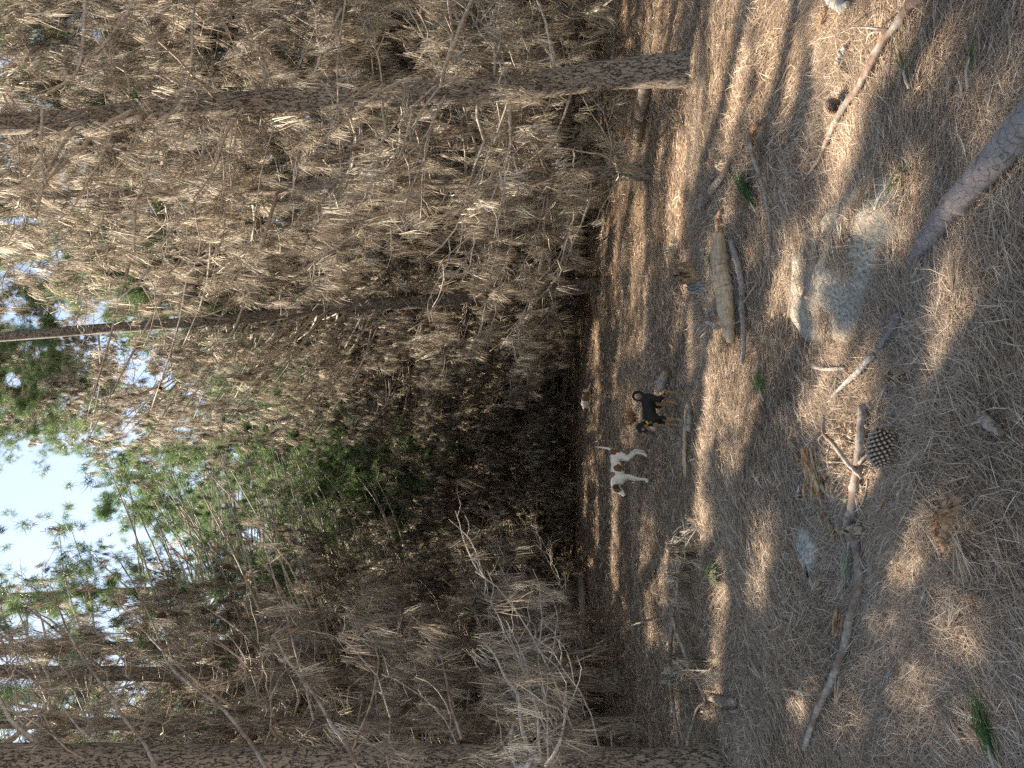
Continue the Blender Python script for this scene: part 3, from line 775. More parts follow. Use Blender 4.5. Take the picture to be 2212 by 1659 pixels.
def stick(name, label, pix, rads, m_=None, up=None, twigs=(), cat='stick', seed=1, S=10, n=44, knob=.07, cut=None, group=None):
    r_ = rads[0] if not isinstance(rads, float) else rads; rads = [rads, rads] if isinstance(rads, float) else rads
    rads = [v*(1.08 if v < .03 else 1.05) for v in rads]
    ups = up if isinstance(up, (list, tuple)) else [(up if up is not None else r_*.55)]*len(pix)
    P = [gs(p, u) for p, u in zip(pix, ups)]
    V, T = rod(P, rads, S, seed, knob, n)
    o, b = thing_mesh(name, V, T, m_ or M_stick, label, cat, group)
    for j, (tp, tr_, tu) in enumerate(twigs):
        tu = tu if isinstance(tu, (list, tuple)) else [tu]*len(tp)
        V2, T2 = rod([gs(p, u) for p, u in zip(tp, tu)], [tr_, tr_*.45], 6, seed + j + 5, .05, 16)
        tri_mesh('twig', V2 - b, T2, m_ or M_stick, smooth=True, parent=o)
    if cut is not None:                                   # a sawn or broken pale end, proud of the bark
        A = resample(P, n); end, nx = (A[0], A[1]) if cut == 0 else (A[-1], A[-2]); d = Vector(end - nx).normalized()
        rr = (rads[0] if cut == 0 else rads[-1])*.93
        V3, T3 = rod([Vector(end) - d*.01, Vector(end) + d*.006], [rr, rr*.96], 12, seed, .05, 4)
        tri_mesh('broken_end', V3 - b, T3, M_rot, parent=o)
    return o, b
# long crooked branch across the middle of the near ground
stick('fallen_branch', 'long crooked grey branch lying across the needles below the large pine cone',
      Z2([(915,415),(900,560),(897,700),(893,820),(870,940),(850,1100),(820,1260),(788,1400)]) + Z6([(325,200),(350,300),(362,430),(330,600),(300,700),(270,850),(230,980),(180,1110),(120,1220),(70,1330),(20,1480),(0,1540)]),
      [.020, .0225, .021, .020, .020, .019, .019, .018, .017, .015, .012], None, .018, cut=0, n=90, S=12, cat='branch', seed=3,
      twigs=[(Z6([(235,930),(280,905),(330,890)]), .005, [.02, .05, .06]), (Z6([(145,1190),(60,1180),(0,1165)]) + Z5([(1000,1160),(860,1200),(740,1280)]), .006, [.03, .07, .08, .07, .02]),
             (Z6([(140,1190),(40,1195),(-60,1220)]) + Z5([(1050,1240),(960,1280),(840,1350)]), .004, [.02, .04, .04, .02, .01]),
             (Z6([(150,1200),(200,1260),(250,1340)]), .004, [.02, .02, .01])])
stick('twig_branch', 'thin forked twig crossing the crooked branch beside the pine cone', Z2([(585,490),(640,640),(700,700),(780,800),(850,890),(940,995)]), [.006, .011, .010, .008], None, [.02, .05, .05, .05, .05, .04], cat='twig', seed=5,
      twigs=[(Z2([(640,640),(720,630),(870,655)]), .004, [.05, .06, .05]), (Z2([(640,635),(590,690),(560,730)]), .004, [.05, .05, .02]), (Z2([(700,700),(690,800),(650,1010)]), .004, [.05, .06, .02]),
             (Z2([(840,880),(740,870),(640,885)]), .0035, [.05, .06, .02]), (Z2([(905,880),(960,820),(1030,770)]), .008, [.03, .03, .02])])
stick('twig_branch', 'thin dark twig curving under the crooked branch towards the bark chips', Z2([(950,1010),(940,1080),(915,1170),(870,1250),(770,1290)]), [.005, .004, .003], None, .015, cat='twig', seed=6, S=6)
stick('fallen_stick', 'sunlit pale stick pointing from the rock to the crooked branch', Z2([(975,0),(900,90),(820,170),(740,240),(640,335)]), [.014, .013, .012, .010, .006], M_greywood, .012, seed=8, twigs=[(Z2([(765,215),(765,195),(770,170)]), .004, [.01, .03, .05])])
stick('fallen_stick', 'short pale grey stick lying beside the sunlit stick', Z2([(475,90),(560,108),(640,110),(750,102)]), [.009, .010, .009, .006], M_greywood, .010, seed=9)
stick('fallen_stick', 'half-buried pinkish stick ending at the lower side of the rock', Z3([(960,1215),(910,1310),(860,1400),(820,1445)]), [.016, .015, .013, .012], M_barkpink, .010, seed=10)
stick('fallen_stick', 'stubby grey stick with a broken side spur near the bottom of the clearing', Z2([(1900,490),(1960,550),(2070,620)]), [.018, .017, .014], M_stick, .016, cut=0, seed=12,
      twigs=[(Z2([(1925,530),(1870,555),(1820,592)]), .007, [.02, .03, .02]), (Z2([(1900,490),(1950,470),(1975,455)]), .010, [.02, .04, .05])])
# long stick from the picture's top edge
stick('fallen_branch', 'long smooth grey-brown branch running in from beyond the picture edge past the dark cone', Z7([(1420,-60),(1330,5),(1190,190),(1080,330),(980,510),(870,700),(740,880),(640,1060),(540,1290),(400,1480),(370,1530)]),
      [.021, .018, .016, .014, .012, .009, .006], None, .014, n=80, cat='branch', seed=14,
      twigs=[(Z7([(1150,240),(1060,270),(960,355)]), .006, [.04, .06, .03]), (Z7([(1160,235),(960,220),(770,265)]), .005, [.04, .08, .04]), (Z7([(1100,300),(1020,390),(945,475)]), .008, [.02, .02, .01]),
             (Z7([(1160,280),(1170,470),(1130,640),(1080,780)]), .004, [.02, .03, .02, .01])])
# yellow bare log and its companion
o, b = stick('fallen_log', 'bare yellow barkless log between the rock and the clearing rim', Z4([(372,850),(378,960),(390,1060),(405,1170),(415,1280),(432,1390),(438,1440)]), [.040, .066, .070, .068, .062, .05, .025], M_wood, .05, cat='log', S=20, n=70, seed=20, knob=.035, cut=0)
V2, T2 = rod([gs(p, u) for p, u in zip(Z4([(398,1370),(395,1352),(388,1335)]), [.08, .12, .17])], [.018, .012], 8, 3); tri_mesh('knot_stub', V2 - b, T2, M_greywood, smooth=True, parent=o)
stick('fallen_stick', 'splintered dark stub continuing the line of the bare yellow log', Z4([(362,730),(352,780),(360,845)]), [.012, .026, .03], M_rot, .02, seed=21)
stick('fallen_branch', 'knobbly bark-covered branch lying alongside the bare yellow log', Z4([(422,900),(440,950),(465,1030),(483,1120),(485,1230),(490,1340),(498,1450),(488,1570)]), [.022, .022, .020, .019, .016, .012], M_barkpink, .024, n=60, cat='branch', seed=22,
      twigs=[(Z4([(490,1330),(460,1355),(395,1375),(300,1420),(240,1480)]), .005, [.03, .08, .12, .09, .02]), (Z4([(487,1220),(520,1150),(575,1110)]), .006, [.03, .06, .03])])
stick('fallen_branch', 'thin forked branch running from the green sprig towards the rock', Z4([(556,310),(575,400),(598,500),(612,620),(622,720),(632,830),(630,990)]), [.012, .013, .010, .008, .006], None, [.06, .07, .06, .03, .02, .01, .01], n=50, cat='branch', seed=24,
      twigs=[(Z4([(580,425),(540,430),(490,465)]), .005, [.07, .10, .05]), (Z4([(602,500),(540,515),(470,553)]), .006, [.06, .10, .03]), (Z4([(600,540),(540,560),(490,590)]), .004, [.05, .06, .02])])
stick('fallen_stick', 'short sunlit stick lying head to head with the forked branch', Z4([(570,262),(540,290),(530,350),(512,440)]), [.014, .015, .014, .012], M_rot, .016, seed=26)
stick('fallen_log', 'grey barked log piece with a white snapped spur near the bare yellow log', Z4([(245,715),(290,660),(330,600),(375,545),(420,450)]), [.030, .030, .028, .024, .014], None, .022, cat='log', seed=27, cut=0, twigs=[(Z4([(318,600),(300,592),(258,588)]), .010, [.04, .05, .07])])
stick('fallen_stick', 'small dark twig forked at the end of the knobbly branch', Z4([(540,1030),(560,1080),(575,1110),(535,1180),(500,1230)]), [.007, .008, .005], None, .03, seed=28)
# plank by the black dog
stick('split_plank', 'long thin pale split of wood in front of the black dog', Z1([(1228,500),(1226,600),(1217,760),(1214,900),(1214,1100),(1222,1225)]), [.010, .013, .018, .020, .022, .012], M_wood, .03, cat='wood split', seed=30, knob=.12, n=40)
stick('fallen_log', 'dark rotten log lying beside the pale split of wood', Z1([(1262,470),(1268,560),(1265,660),(1255,760)]), [.022, .026, .026, .02], M_stick, .03, cat='log', seed=31)
stick('fallen_log', 'short grey log with one end broken, behind the black dog', Z1([(1010,190),(985,240),(955,330),(945,350)]), [.042, .045, .046, .03], M_greywood, .03, cat='log', seed=32, cut=0, twigs=[(Z1([(945,265),(890,300),(830,360)]), .008, [.05, .08, .02])])
# fallen logs at the rim
stick('fallen_log', 'fallen grey log just behind the furrowed trunk', [(1412, 180), (1408, 215), (1400, 255), (1392, 300)], [.07, .075, .075, .07], M_stick, .06, cat='log', seed=33, S=14)
stick('fallen_log', 'pale whitish fallen log at the far rim between two dark trunks', [(1268, 1240), (1270, 1300), (1274, 1372)], [.09, .09, .08], M_greywood, .10, cat='log', seed=34, S=14)
# big log at the corner: bark with a strip peeled to bare wood
Pl = Z3([(2000,-190),(1850,-20),(1730,125),(1600,262),(1470,395),(1330,540),(1210,675),(1110,785),(1040,865),(960,950)])
o, b = stick('fallen_log', 'thick grey barked log entering at the picture corner with a strip of bark peeled away', Pl, [.052, .051, .050, .048, .045, .041, .038, .034, .028, .015], M_barkpink, [.03, .03, .03, .028, .025, .02, .012, .0, -.015, -.03], cat='log', S=22, n=90, seed=40, knob=.02)
Vs, Ts = rod([gs(p, u) + Vector((.012, .030, 0)) for p, u in zip(Z3([(1850,-60),(1730,85),(1620,205),(1540,290),(1480,350),(1440,395)]), [.050, .050, .048, .046, .042, .040])], [.014, .015, .015, .013, .011, .007], 10, 4, .05, 40)
tri_mesh('bare_strip', Vs - b, Ts, M_wood, smooth=True, parent=o)
# sticks and boughs on the left
stick('fallen_branch', 'long pale branch lying along the left rows of trunks', Z5([(372,640),(350,700),(322,840),(302,960),(295,1100),(305,1250),(318,1400),(322,1540)]), [.015, .019, .019, .018, .015, .013], None, [.14, .12, .10, .08, .06, .05, .04, .03], cat='branch', n=60, seed=41)
stick('fallen_branch', 'dark branch meeting the long pale branch at a sharp angle', Z5([(365,650),(385,780),(410,900),(440,1020),(470,1110),(512,1245)]), [.013, .015, .015, .014, .011], None, [.15, .14, .12, .10, .07, .04], cat='branch', n=50, seed=42,
      twigs=[(Z5([(450,1100),(440,1150),(430,1260)]), .005, [.10, .10, .03]), (Z5([(450,1085),(500,1050),(545,1020)]), .012, [.10, .06, .03])])
stick('fallen_branch', 'crooked dark branch reaching the picture edge below the sharp angle', Z5([(515,1245),(450,1290),(420,1370),(392,1470),(370,1600)]), [.008, .012, .014, .015], None, [.06, .05, .04, .03, .03], cat='branch', n=40, seed=43)
stick('fallen_branch', 'thin bowed twig arching out of the dead bough on the left', Z5([(375,60),(355,200),(330,330),(335,470),(380,590)]), [.004, .007, .008, .006], None, [.02, .10, .13, .12, .08], cat='twig', n=40, seed=44, S=7)
stick('fallen_branch', 'thin dark diagonal branch propped across the sunlit strip on the left', Z9([(940,810),(1040,720),(1150,630),(1260,555),(1350,505),(1470,475)]), [.010, .012, .011, .010, .006], None, [.45, .38, .28, .18, .10, .02], cat='branch', n=40, seed=45, twigs=[(Z9([(1310,525),(1270,500),(1235,498)]), .004, [.15, .14, .10])])
stick('fallen_stick', 'grey stick buried by the first bend of the bowed twig', Z5([(365,45),(375,110),(380,170)]), [.018, .018, .014], M_greywood, .015, seed=46)
stick('fallen_stick', 'small bent stick among the needles between the green sprig and the hollow', Z5([(905,440),(920,480),(945,530)]), [.013, .011, .008], M_stick, .01, seed=47)
stick('fallen_stick', 'thin bowed stick in the plain needles below the long pale branch', Z5([(950,820),(1000,890),(1040,912),(1080,885)]), [.005, .006, .004], M_stick, .02, seed=48, S=6)
stick('fallen_log', 'short dark log end under the crooked dark branch', Z5([(530,1215),(590,1225),(680,1240)]), [.028, .032, .028], M_stick, .03, cat='log', seed=49)
stick('fallen_log', 'grey frayed log piece right below the short dark log end', Z5([(450,1300),(540,1290),(620,1300),(700,1290)]), [.010, .014, .014, .009], M_stick, .01, cat='log', seed=50, knob=.15)
stick('fallen_stick', 'pale stick in the sunlit corner between the cone and the picture edge', Z7([(640,-20),(700,20),(740,60),(790,30)]), [.024, .03, .024, .012], M_greywood, .02, seed=51)
stick('fallen_stick', 'flat reddish stick piece near the top edge beside the pale stick', Z7([(590,60),(570,130),(550,200)]), [.012, .016, .010], M_rot, .012, seed=52)
stick('fallen_stick', 'short light stick half hidden above the dark cone', Z7([(760,380),(720,440),(690,510)]), [.012, .014, .012], M_greywood, .014, seed=53)

def slab(name, label, outline, th, m_, cat, seed=1, tilt=.03, curve=.02, group=None, rough=.25, lift=.0):
    """a flat chunk with the outline read from the picture, domed, thick and ragged"""
    R = np.random.default_rng(seed)
    Q = np.array([list(gs(p)) for p in outline]); c = Q.mean(0)
    loop = resample([tuple(q) for q in list(Q) + [Q[0]]], 49)[:-1]
    loop[:, :2] += (loop[:, :2] - c[:2])*R.normal(size=(48, 1))*.07
    rings = []; n = 48
    sc_ = np.linalg.norm(Q[:, :2] - c[:2], axis=1).max()
    for k, (s, h) in enumerate([(.97, -.02), (1.0, .35), (.93, .9), (.78, 1.05), (.6, 1.15), (.4, 1.2), (.2, 1.22)]):
        q = c + (loop - c)*s; z = surf(q[:, 0], q[:, 1]) + th*h*(1 + R.normal(size=n)*rough*(k > 0)) + lift
        z += tilt*(q[:, 1] - c[1])/sc_ + curve*(1 - s**2)
        rings.append(np.c_[q[:, :2] + R.normal(size=(n, 2))*.002, z])
    cc = np.array([[c[0], c[1], surf(c[0], c[1]) + th*1.2 + curve + lift]])
    V = np.concatenate(rings + [cc]); T = []
    for k in range(len(rings) - 1):
        for i in range(n):
            a, b_ = k*n + i, k*n + (i + 1) % n; T += [(a, b_, b_ + n), (a, b_ + n, a + n)]
    k = len(rings) - 1
    T += [(k*n + i, k*n + (i + 1) % n, len(V) - 1) for i in range(n)]
    T += [(0, (i + 1) % n, i) for i in range(1, n - 1)]
    return thing_mesh(name, V, np.array(T), m_, label, cat, group)
slab('bark_slab', 'long ragged plank of rotten bark casting a black shadow near the bottom of the clearing', Z2([(1690,1110),(1700,1160),(1680,1260),(1640,1370),(1600,1480),(1570,1600),(1530,1560),(1520,1440),(1510,1320),(1560,1260),(1610,1170),(1650,1120)]), .03, M_rot, 'bark', 1, .05, .03, lift=.0)
slab('bark_slab', 'grey-white weathered bark piece split at one end, beside the rusty hollow', Z5([(1105,120),(1150,160),(1190,220),(1185,330),(1160,420),(1180,540),(1150,470),(1120,370),(1100,270),(1090,180)]), .025, M_greywood, 'bark', 2, .02, .03, lift=.01)
slab('wood_chunk', 'rusty orange rotten wood chunk in a dark hollow of the needles', Z5([(1010,320),(1050,300),(1100,350),(1110,420),(1060,460),(1010,430)]), .018, M_rot, 'wood', 4, .0, .0)
slab('wood_chunk', 'pale yellow wood chunk next to the forked twig', Z2([(640,840),(690,815),(720,850),(715,910),(680,950),(640,900)]), .03, M_wood, 'wood', 6, .02, .01, rough=.4)
slab('wood_chunk', 'flat pale wood piece lying across the end of the crooked branch', Z6([(220,130),(290,120),(370,125),(370,155),(300,160),(240,155)]), .025, M_wood, 'wood', 8, .0, .01, lift=.035)
slab('wood_chunk', 'flat square tan wood chip lying by itself between log and rock', Z4([(560,1405),(600,1410),(625,1445),(605,1475),(580,1450)]), .016, M_wood, 'wood', 10)
slab('wood_chunk', 'narrow pale wood chip near the knobbly branch end', Z4([(625,1320),(655,1340),(665,1355),(640,1355)]), .012, M_wood, 'wood', 11)
slab('wood_chunk', 'orange and white splintered stump piece beyond the bare yellow log', Z4([(165,1025),(205,1030),(225,1080),(235,1110),(200,1120),(165,1080)]), .09, M_rot, 'wood', 13, .03, .03, rough=.4)
slab('wood_chunk', 'small white wood piece touching the splintered stump piece', Z4([(205,1125),(240,1120),(255,1150),(225,1185),(205,1165)]), .05, M_greywood, 'wood', 14, rough=.3)
slab('bark_slab', 'yellow curled bark chip in the sun above the dark cone', Z7([(705,510),(740,560),(765,610),(745,645),(720,580)]), .012, M_wood, 'bark', 15, lift=.01)
slab('bark_slab', 'small brown bark flake in the lower middle of the clearing', Z6([(580,370),(600,365),(650,450),(625,470),(590,410)]), .012, M_rot, 'bark', 16)
slab('bark_slab', 'pale bark flake standing in front of the splintered dark stub', Z4([(345,450),(390,470),(385,510),(350,500)]), .03, M_wood, 'bark', 17, lift=.01)
slab('wood_chunk', 'orange wood flake beside the green sprig', Z4([(440,660),(460,650),(470,700),(455,715),(440,690)]), .02, M_rot, 'wood', 18)
slab('wood_chunk', 'brown wood piece in the far sunlit strip', Z4([(75,920),(92,905),(88,950),(80,990),(70,970)]), .06, M_wood, 'wood', 19)
def splinters(label, p0, p1, width, n, seed, h=.03, w0=.006, mats_=None, cat='wood', name='wood_chunk'):
    R = np.random.default_rng(seed); a, b_ = np.array(gs(p0)), np.array(gs(p1)); ax = (b_ - a)/np.linalg.norm(b_ - a); Lx = np.linalg.norm(b_ - a)
    sd = norm(np.cross(ax, [0, 0, 1.])); Vs, Ts, Ms, k = [], [], [], 0
    for i in range(n):
        u = R.uniform(0, .75); l_ = R.uniform(.18, .6)*Lx*(1 - u*.5); v = R.normal()*.35*width; z = max(0, R.normal()*.4 + .5)*h*(1 - abs(v)/width)
        st = a + ax*u*Lx + sd*v + [0, 0, z]; d = norm(ax + sd*R.normal()*.16 + np.array([0, 0, R.normal()*.13])); en = st + d*l_; en[2] = max(en[2], a[2] + .002)
        w_ = w0*R.uniform(.5, 1.7); V, T, _ = tubes(np.array([[st, (st + en)/2 + R.normal(size=3)*.002, en]]), np.array([[w_*.6, w_, w_*.35]]), 4)
        Vs.append(V); Ts.append(T + k); Ms.append(np.full(len(T), int(R.random() < .38))); k += len(V)
    V = np.concatenate(Vs); bb = V.mean(0); bb[2] = V[:, 2].min()
    o = tri_mesh(name, V - bb, np.concatenate(Ts), None, mats=mats_ or [M_rot, M_wood], mi=np.concatenate(Ms)); o.location = bb
    return tag(o, label, cat, None, 'thing')
zz = Z2([(485,750),(560,1160),(1650,1110),(1560,1600),(1050,180),(1300,190),(120,20),(200,180)])
splinters('tall splintered chunk of brown rotten wood among the light wood chips', zz[0], zz[1], .075, 90, 5, .075, .009)
splinters('faint fibrous wood patch half buried above the pine cone', zz[4], zz[5], .04, 30, 12, .012, .005)
zz = Z5([(1350,630),(1350,860)]); splinters('yellow-brown fibrous bark flake lying close to the crooked branch', zz[0], zz[1], .045, 44, 3, .03, .006, cat='bark', name='bark_slab')
zz = Z6([(90,10),(200,185)]); splinters('curled brown wood strip under the crooked branch end', zz[0], zz[1], .03, 28, 9, .02, .006)
zz = Z2([(610,1000),(650,1190)]); splinters('sunlit yellowish wood chunk below the tall splintered chunk', zz[0], zz[1], .055, 34, 7, .03, .008, [M_wood, M_rot])
zz = Z2([(310,1160),(440,1110)]); splinters('light splintered shard left of the tall splintered chunk', zz[0], zz[1], .025, 16, 17, .02, .008, [M_wood, M_greywood])
zz = Z2([(270,690),(350,900)]); splinters('row of thin brown slivers between the small green sprig and the tall splintered chunk', zz[0], zz[1], .02, 16, 18, .02, .006)
# small chips
R = np.random.default_rng(9)
chipm = []
for k in range(6):
    a, b_, h = R.uniform(.012, .03), R.uniform(.006, .013), R.uniform(.003, .007)
    n = 6; th = np.sort(R.uniform(0, 2*np.pi, n)); rr = R.uniform(.6, 1.3, n)
    lo = np.stack([a*np.cos(th)*rr, b_*np.sin(th)*rr, np.zeros(n)], 1); hi = lo*[.85, .8, 1] + [0, 0, h]
    V = np.concatenate([lo, hi]); T = [(i, (i + 1) % n, n + (i + 1) % n) for i in range(n)] + [(i, n + (i + 1) % n, n + i) for i in range(n)] + [(n, n + i, n + i + 1) for i in range(1, n - 1)]
    chipm.append((V, np.array(T)))
protos = {}
def chip(p, mi, s):
    k = int(R.integers(0, 6)); key = (k, mi)
    if key not in protos:
        protos[key] = o = tri_mesh('wood_chip', *chipm[k], [M_wood, M_rot, M_greywood][mi])
        tag(o, 'small flat wood chip scattered on the needles', 'wood chip', 'wood chips scattered on the needles')
    else:
        o = protos[key].copy(); C.objects.link(o)
    o.location = gs(p, .012); o.rotation_euler = (R.normal()*.3, R.normal()*.3, R.uniform(0, 6.28)); o.scale = (s, s, s*1.3)
for _ in range(80): chip((R.normal()*42 + 1855, R.normal()*75 + 1010), int(R.choice([0, 0, 0, 1])), R.uniform(.5, 1.5))
for _ in range(60): chip((R.uniform(1480, 2180), R.uniform(30, 1640)), int(R.choice([0, 1, 1])), R.uniform(.4, 1.1))
# splintered orange stump behind the black dog
def shards(p, n, r, h, label, seed, m_=None):
    R = np.random.default_rng(seed); g = gs(p); Vs, Ts, k = [], [], 0
    for i in range(n):
        a = R.uniform(0, 6.28); d = R.uniform(.1, .6)*r; t = R.uniform(.2, .9)
        top = np.array([math.cos(a)*(d + t*h*.7), math.sin(a)*(d + t*h*.7), h*R.uniform(.4, 1)]); bs = np.array([math.cos(a)*d*.5, math.sin(a)*d*.5, -.01])
        w_ = R.uniform(.006, .014); V, T, _ = tubes(np.array([[bs, (bs + top)/2 + R.normal(size=3)*.01, top]]), np.array([[w_, w_*.9, w_*.25]]), 4)
        Vs.append(V); Ts.append(T + k); k += len(V)
    o = tri_mesh('splintered_stump', np.concatenate(Vs), np.concatenate(Ts), m_ or M_rot); o.location = g
    tag(o, label, 'stump')
shards((1379, 903), 70, .15, .17, 'low splintered orange-brown stump right behind the black dog', 4)
shards((1322, 937), 12, .05, .09, 'tiny dark splintered stump between the white dog and the small lying dog', 5)

# pine cones
def cone(loc, length, radius, axis, label, seed, dark=0.0, group=None):
    R = np.random.default_rng(seed); Vs, Ts, ts, k = [], [], [], 0
    n = 150; ga = math.pi*(3 - math.sqrt(5))
    S = 12; prof = lambda u: radius*(math.sin(math.pi*min(1, u*.82 + .14))**.75)
    core = np.array([[(u - .5)*length, 0, 0] for u in np.linspace(0.02, .97, 12)]); cr = np.array([prof(u)*.72 for u in np.linspace(0.02, .97, 12)])
    V, T, t = tubes(core[None], cr[None], S); Vs.append(V); Ts.append(T); ts.append(np.full(len(V), .12)); k = len(V)
    for i in range(n):
        u = (i + .5)/n; a = i*ga; r_ = prof(u); x = (u - .5)*length
        rad_ = np.array([0, math.cos(a), math.sin(a)]); tan_ = np.array([0, -math.sin(a), math.cos(a)]); ax = np.array([1, 0, 0])
        w_ = radius*.26*(.55 + .6*math.sin(math.pi*u)); l_ = length*.050
        c = ax*x + rad_*r_*.95; out = rad_*radius*.20 + ax*length*.012
        q = [c - tan_*w_ - rad_*r_*.2, c + ax*l_*1.0, c + tan_*w_ - rad_*r_*.2, c - ax*l_*1.1, c + out, c - rad_*r_*.35]
        V = np.array(q); T = np.array([(0, 1, 4), (1, 2, 4), (2, 3, 4), (3, 0, 4), (1, 0, 5), (2, 1, 5), (3, 2, 5), (0, 3, 5)])
        Vs.append(V); Ts.append(T + k); ts.append(np.array([.35, .5, .35, .5, .98 - dark, .1])); k += 6
    o = tri_mesh('pine_cone', np.concatenate(Vs), np.concatenate(Ts), M_cone, tint=np.concatenate(ts))
    o.location = loc; o.rotation_euler = axis; return tag(o, label, 'pine cone', group)
q = gs(Z2([(1150,760)])[0], .055); cone(q, .158, .056, (0, rad(-4), rad(172)), 'large open pine cone with pale scale tips lying beside the crooked branch', 1)
q = gs(Z7([(680,865)])[0], .035); cone(q, .085, .036, (0, rad(10), rad(60)), 'small dark pine cone under the long smooth branch', 2, .35)
for j, (x, y, Y) in enumerate([(125, 182, 6.8), (188, 76, 7.4), (345, 838, 15), (350, 1330, 9.5), (490, 1225, 11), (658, 1320, 9)]):
    cone(ppt(x, y, Y), .12, .045, (rad(40*j), rad(70 + 10*j), rad(50*j)), 'dark pine cone hanging among dead twigs above the clearing', 10 + j, .6, 'pine cones hanging in the dead branches')

# green and pale needle sprigs torn from the tops
def sprig(p, d, L, n, m_, label, seed, w_=.0028, spread=.28, twig=True):
    R = np.random.default_rng(seed); g = gs(p, .02); e = gs((p[0] + d[0], p[1] + d[1]), .02); ax = np.array((e - g).normalized())
    O = np.array([0, 0, 0]) + R.normal(size=(n, 3))*.012 + ax*R.random(n)[:, None]*L*.35
    D = ax + R.normal(size=(n, 3))*spread*[1, 1, .5] + np.array([0, 0, .10])
    V, T, t = needles(O, D, R.uniform(.55, 1, n)*L, w_, .25, None, 2, R)
    b = np.array(g); V[:, 2] = np.maximum(V[:, 2], surf(V[:, 0] + b[0], V[:, 1] + b[1]) - b[2] + .004)
    root = empty('needle_sprig', g, label, 'pine sprig'); tri_mesh('needle_bunch', V, T, m_, tint=t, parent=root)
    V2, T2 = rod([Vector(-ax*.07), Vector((0, 0, .01)), Vector(ax*L*.35)], [.006, .005, .003], 6, seed, .05, 10); tri_mesh('stem', V2, T2, M_twig, parent=root)
z = Z4([(545,700),(480,560)]); sprig(z[0], (z[1][0]-z[0][0], z[1][1]-z[0][1]), .30, 260, M_sprig, 'long bright green needle sprig by the forked branch', 1, .004, .16)
z = Z5([(500,430),(660,300)]); sprig(z[0], (z[1][0]-z[0][0], z[1][1]-z[0][1]), .34, 300, M_sprig, 'dense dark green needle sprig in the left half of the clearing', 2, .004, .17)
z = Z5([(520,430),(720,430)]); sprig(z[0], (z[1][0]-z[0][0], z[1][1]-z[0][1]), .32, 200, M_sprigpale, 'faded needle fan beside the dense dark green sprig', 3, .0035, .2)
z = Z5([(530,450),(650,500)]); sprig(z[0], (z[1][0]-z[0][0], z[1][1]-z[0][1]), .30, 120, M_sprigpale, 'second faded needle fan, just below the first faded one', 4, .0035, .2)
z = Z6([(1250,1590),(1150,1250)]); sprig(z[0], (z[1][0]-z[0][0], z[1][1]-z[0][1]), .22, 90, M_sprig, 'green needle sprig at the bottom left corner of the clearing', 5, .0026, .14)
z = Z7([(1280,600),(1255,470)]); sprig(z[0], (z[1][0]-z[0][0], z[1][1]-z[0][1]), .12, 26, M_sprig, 'small green sprig between the long smooth branch and the other small sprig', 6, .0025, .3)
z = Z7([(1810,560),(1820,420)]); sprig(z[0], (z[1][0]-z[0][0], z[1][1]-z[0][1]), .12, 26, M_sprig, 'small green sprig lying nearest the peeled thick log', 7, .0025, .3)
z = Z5([(1440,250),(1410,470)]); sprig(z[0], (z[1][0]-z[0][0], z[1][1]-z[0][1]), .20, 150, M_sprigpale, 'pale grey-green needle bunch laid along the crooked branch', 8, .0026, .12)
z = Z5([(235,1620),(290,1600)]); sprig(z[0], (z[1][0]-z[0][0], z[1][1]-z[0][1]), .16, 70, M_sprig, 'yellow-green sprig at the foot of the left tangle', 9, .0035, .35)
z = Z3([(930,440),(1000,240)]); sprig(z[0], (z[1][0]-z[0][0], z[1][1]-z[0][1]), .16, 26, M_sprig, 'dull green wisp of needles on the shaded end of the rock', 10, .0022, .25)
z = Z4([(305,1050),(310,1000)]); sprig(z[0], (z[1][0]-z[0][0], z[1][1]-z[0][1]), .14, 60, M_sprig, 'small dark sprig between the bare yellow log and the stump piece', 11, .003, .35)
z = Z2([(60,300),(40,210)]); sprig(z[0], (z[1][0]-z[0][0], z[1][1]-z[0][1]), .16, 60, M_sprig, 'dim green sprig in the shade far from the pine cone', 12, .003, .3)
# bundles of dead needles fallen in fans
for j in range(26):
    x = R.uniform(1480, 2150); y = R.uniform(60, 1620); a = R.uniform(0, 6.28)
    if 1700 < x < 1970 and 340 < y < 780: continue
    g = gs((x, y), .012); n = 46; ax = np.array([math.cos(a), math.sin(a), .02])
    V, T, t = needles(R.normal(size=(n, 3))*.004, ax + R.normal(size=(n, 3))*[.22, .22, .05], R.uniform(.12, .2, n), .0028, .12, np.clip(R.normal(size=n)*.15 + .6, 0, 1), 2, R)
    V[:, 2] = np.maximum(V[:, 2], surf(V[:, 0] + g.x, V[:, 1] + g.y) - g.z + .006)
    o = tri_mesh('needle_fan', V, T, M_litter, tint=t); o.location = g
    tag(o, 'fan of dry needles still joined, on top of the litter', 'needle bunch', 'fallen fans of dry needles')
